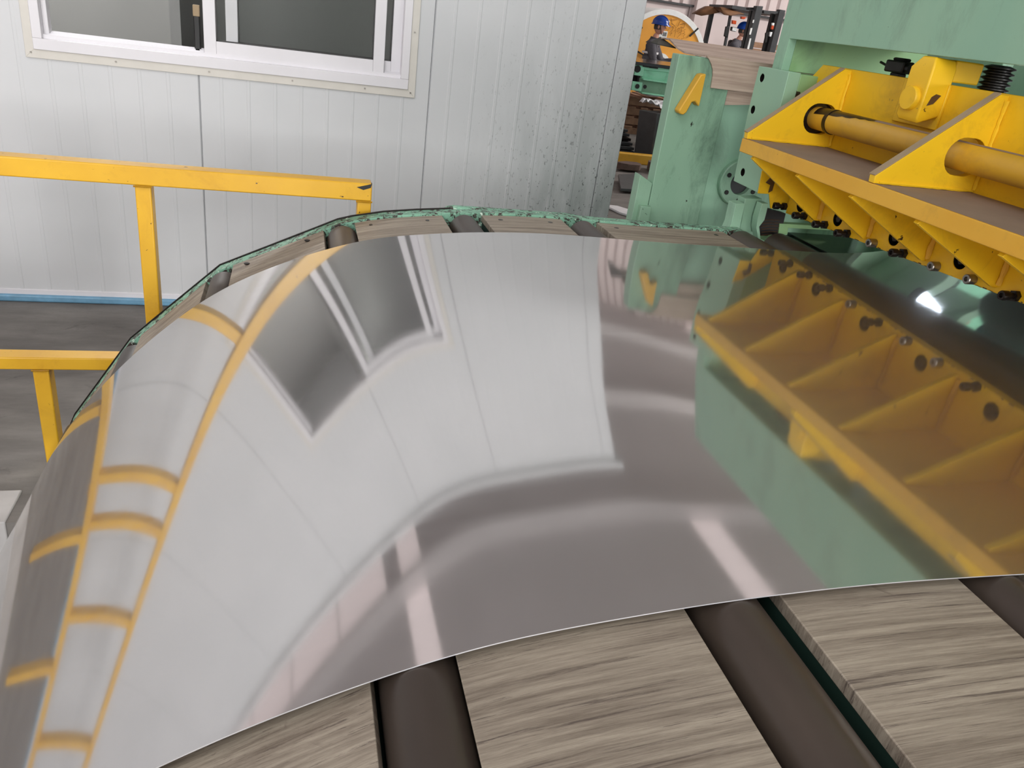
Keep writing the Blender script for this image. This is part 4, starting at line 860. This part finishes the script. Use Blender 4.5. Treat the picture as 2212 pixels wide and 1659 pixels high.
m = MB(); m.box(tz[0][0] + .2, tz[0][0] + .28, 11.6, 11.7, 0, z0); m.box(tz[1][0] + .9, tz[1][0] + 1.0, 11.6, 11.7, 0, z0); m.obj('leg', 'mint_bright', fm)
base(fm, (tz[0][0] + .3, 11, 0))

# ---- clutter on the floor between the booth and the green frame
cb = empty('louvred_cabinet', 'dark grey sheet-metal cabinet with louvres standing left of the green side frame', 'cabinet')
bl, br, tl_, tr_ = [(4.207, 9.600, 0.023), (4.447, 9.600, -0.017), (4.186, 9.600, 0.580), (4.442, 9.600, 0.483)]
sd = [(4.448, 9.600, -0.023), (4.442, 9.600, 0.483), (4.560, 9.600, 0.435), (4.567, 9.600, -0.069)]
m = MB(); 
xL, xR = bl[0] * 9.75 / 9.6, br[0] * 9.35 / 9.6; zt = tl_[2]; tl_ = (tl_[0] * 9.75 / 9.6,); tr_ = (tr_[0] * 9.35 / 9.6,)
m.hexa([(xL, 9.75, 0), (xR, 9.35, 0), (xR + .45, 9.30, 0), (xL + .45, 9.95, 0), (tl_[0] - .02, 9.75, zt), (tr_[0] - .02, 9.35, zt + .02), (tr_[0] + .43, 9.30, zt + .0), (tl_[0] + .43, 9.95, zt)]); m.obj('cabinet_body', 'cabinet_grey', cb, bevel=.008)
e0 = Vector((xR, 9.35, 0)); e1 = Vector((xR + .45, 9.30, 0)); up = Vector((tr_[0] - .02 - xR, 0, zt + .02)); dd = (e1 - e0)
nn = Vector((dd.y, -dd.x, 0)).normalized()
for i in range(14):
    f = .05 + i * .062; p0 = e0 + dd * .12 + up * f + nn * .001; p1 = e0 + dd * .88 + up * f + nn * .001; h_ = up * .036
    m = MB(); m.hexa([p0, p1, p1 + nn * .018, p0 + nn * .018, p0 + h_, p1 + h_, p1 + h_ * .9, p0 + h_ * .9]); m.obj('louvre', 'dark_grey', cb)
base(cb, (xL + .2, 9.7, 0))
m = MB(); c = [(2.922, 6.685, 0.860), (3.022, 6.726, 0.860), (3.240, 6.819, 0.860), (2.858, 6.031, 0.860), (2.795, 6.041, 0.860)]
random.seed(4)
pl = bpy.data.meshes.new('plastic_wrap'); bm = bmesh.new(); bmesh.ops.create_grid(bm, x_segments=16, y_segments=12, size=1)
for v in bm.verts: v.co = Vector((xL + .45 + v.co.x * .30, 9.9 + v.co.y * .35, zt + .05 + random.uniform(0, .07)))
bm.to_mesh(pl); bm.free(); pl.materials.append(MATS['plastic_bag']); o = bpy.data.objects.new('plastic_wrap', pl); COL.objects.link(o); tag(o, 'crumpled clear plastic wrap lying on the dark louvred cabinet', 'plastic wrap')
def heap(nm, label, cat, c, size, mat, seed, sub=3, rough=.25):
    random.seed(seed); bm = bmesh.new(); bmesh.ops.create_icosphere(bm, subdivisions=sub, radius=1)
    ph = [random.uniform(0, 6) for _ in range(6)]
    for v in bm.verts:
        x, y, z = v.co; k_ = 1 + rough * (math.sin(4 * x + ph[0]) * math.sin(3 * y + ph[1]) + .6 * math.sin(9 * x + ph[2]) * math.sin(8 * z + ph[3]) + .5 * math.sin(7 * y + ph[4]))
        v.co = Vector((c[0] + x * k_ * size[0], c[1] + y * k_ * size[1], max(c[2], c[2] + (z * k_ * .5 + .45) * size[2])))
    me = bpy.data.meshes.new(nm); bm.to_mesh(me); bm.free(); me.materials.append(MATS[mat]); me.polygons.foreach_set('use_smooth', [True] * len(me.polygons))
    o = bpy.data.objects.new(nm, me); COL.objects.link(o); return tag(o, label, cat)
# pallet with a white bag behind the cabinet
pq = [(5.425, 11.900, 0.525), (5.636, 11.900, 0.531), (5.271, 11.900, 0.488), (5.166, 11.900, 0.449)]
pa = empty('wooden_pallet', 'stacked brown wooden pallets under the green table behind the cabinet', 'pallet')
for k_ in range(4):
    z = k_ * .145
    for j in range(3): m = MB(); m.box(pq[2][0] - .3, pq[1][0] + .5, 11.9 + j * .42, 12.0 + j * .42, z, z + .10); m.obj('bearer', 'wood', pa, bevel=.003)
    for j in range(6): m = MB(); xx = pq[2][0] - .3 + j * (pq[1][0] + .8 - pq[2][0] - .12) / 5; m.box(xx, xx + .12, 11.88, 12.86, z + .10, z + .125); m.obj('deck_board', 'wood', pa, bevel=.002)
base(pa, (pq[0][0], 12.4, 0))
heap('white_bag', 'crumpled white plastic bag on the wooden pallets behind the cabinet', 'bag', (pq[2][0] + .16, 12.05, .585), (.26, .16, .15), 'plastic_bag', 2)
# low wooden crate stack seen between the mast rails
cq = [(10.124, 17.500, 1.592), (10.450, 17.500, 1.434)]
cr = empty('timber_stack', 'low stack of brown timber seen between the forklift mast rails', 'timber')
for k_ in range(8): m = MB(); z = cq[0][2] - .14 * (k_ + 1); m.box(cq[0][0] - .1 + .04 * (k_ % 3), cq[1][0] + .3, 17.5, 18.4, z + .012, z + .13); m.obj('timber', 'wood', cr, bevel=.006)
m = MB(); m.box(cq[0][0], cq[0][0] + .15, 17.6, 18.3, 0, cq[0][2] - 1.10); m.box(cq[1][0], cq[1][0] + .15, 17.6, 18.3, 0, cq[0][2] - 1.10); m.obj('bearer', 'wood', cr)
base(cr, (cq[0][0] + .4, 17.9, 0))
# yellow channel on the floor, scrap, plates
m = MB(); yb = [(3.807, 9.125, 0.120), (4.024, 9.193, 0.120)]; m.box(yb[0][0] - .8, yb[1][0] + .4, yb[0][1], yb[0][1] + .12, 0, .12); tag(m.obj('yellow_channel', 'yellow_edge', bevel=.01), 'yellow steel channel lying on the floor at the foot of the louvred cabinet', 'beam')
gp = [(3.336, 7.920, 0.060), (3.677, 8.083, 0.060), (3.338, 7.344, 0.060), (3.136, 7.320, 0.060)]
m = MB(); m.hexa([(gp[3][0], gp[3][1], .02), (gp[2][0], gp[2][1], .02), (gp[1][0], gp[1][1], .05), (gp[0][0], gp[0][1], .05), (gp[3][0], gp[3][1], .05), (gp[2][0], gp[2][1], .05), (gp[1][0], gp[1][1], .08), (gp[0][0], gp[0][1], .08)])
tag(m.obj('grey_plate', 'cabinet_grey', bevel=.005), 'flat grey steel plate on the floor near the booth corner', 'plate')
dm = [(3.768, 8.995, 0.000), (3.819, 8.686, 0.000), (4.080, 8.841, 0.000), (3.926, 9.175, 0.000), (3.108, 7.204, 0.000), (5.422, 12.532, 0.000), (5.739, 13.537, 0.000)]
def scrap(nm, label, cat, c, a_, sx, sy, h, mat, seed):
    random.seed(seed); m = MB(); P = []
    k_ = 9
    for i in range(k_): t = 2 * math.pi * i / k_; r = random.uniform(.65, 1.1); P.append((sx * r * math.cos(t), sy * r * math.sin(t)))
    m.plate(P, [], 'z', 0, h)
    o = m.obj(nm, mat, bevel=.004); o.location = (c[0], c[1], c[2]); o.rotation_euler = (random.uniform(-.03, .03), random.uniform(-.03, .03), a_); return tag(o, label, cat, 'scrap metal by the conveyor' if nm == 'metal_scrap' else 'scraps of white film on the floor')
scrap('metal_scrap', 'dark brown crumpled scrap piece beside the yellow channel', 'scrap', (dm[0][0], dm[0][1] - .35, .02), .3, .22, .13, .07, 'pallet_dark', 1)
scrap('metal_scrap', 'dark scrap heap between the grey plate and the green foot plate', 'scrap', (dm[2][0] + .1, dm[2][1] - .1, .02), 1.1, .2, .14, .09, 'pallet_dark', 5)
heap('rag_bundle', 'rolled tan rag by the foot of the green side frame', 'rag', (dm[2][0] + .12, dm[2][1] - .35, .0), (.13, .1, .14), 'wood', 7)
scrap('white_film', 'scrap of white plastic film on the floor beside the conveyor edge', 'plastic film', ([(2.832, 6.512, 0.000)][0][0], [(2.832, 6.512, 0.000)][0][1], .004), .4, .10, .22, .02, 'plastic_bag', 9)
scrap('white_film', 'narrow torn strip of white film nearest the green foot plate', 'plastic film', ([(2.889, 6.468, 0.000)][0][0] + .2, [(2.889, 6.468, 0.000)][0][1] - .22, .004), -.7, .22, .04, .012, 'plastic_bag', 3)
st = empty('steel_strip_stack', 'stack of dark steel strips on the floor behind the yellow channel', 'steel stack')
sq = [(4.015, 9.485, 0.100), (5.039, 11.508, 0.100)]
for k_ in range(6): m = MB(); m.box(sq[0][0] - .9, sq[0][0] + .32, sq[0][1] + .35 + .08 * k_, sq[0][1] + 1.1 + .08 * k_, .045 * k_ + .003, .045 * k_ + .038); m.obj('strip', ('dark_grey', 'cabinet_grey', 'dark_grey', 'bolt_dark')[k_ % 4], st, bevel=.003)
base(st, (sq[0][0], sq[0][1] + .7, 0))
# things behind the shear seen through the slit below the green beam
bk = empty('rear_machine', 'pale mint machine body with dark teal posts seen through the slit under the green beam', 'machine')
m = MB(); m.box(3.0, 5.4, 3.2, 3.3, 0, 2.2); m.obj('body_panel', 'mint_bright', bk, bevel=.01)
for xx in (2.95, 3.12): m = MB(); m.box(xx, xx + .075, 2.55, 2.63, 0, 2.3); m.obj('post', 'teal_dark', bk, bevel=.006)
m = MB(); m.tube([(3.0 + .45 * math.cos(t), 2.95, 1.15 + .45 * math.sin(t)) for t in [math.radians(a) for a in range(60, 185, 8)]], .02, 8); m.obj('red_hose', 'red', bk)
m = MB(); m.box(2.45, 2.5, 2.5, 2.9, 1.0, 1.62); m.obj('body_panel', 'mint_dark', bk, bevel=.004)
base(bk, (3.5, 3.0, 0))
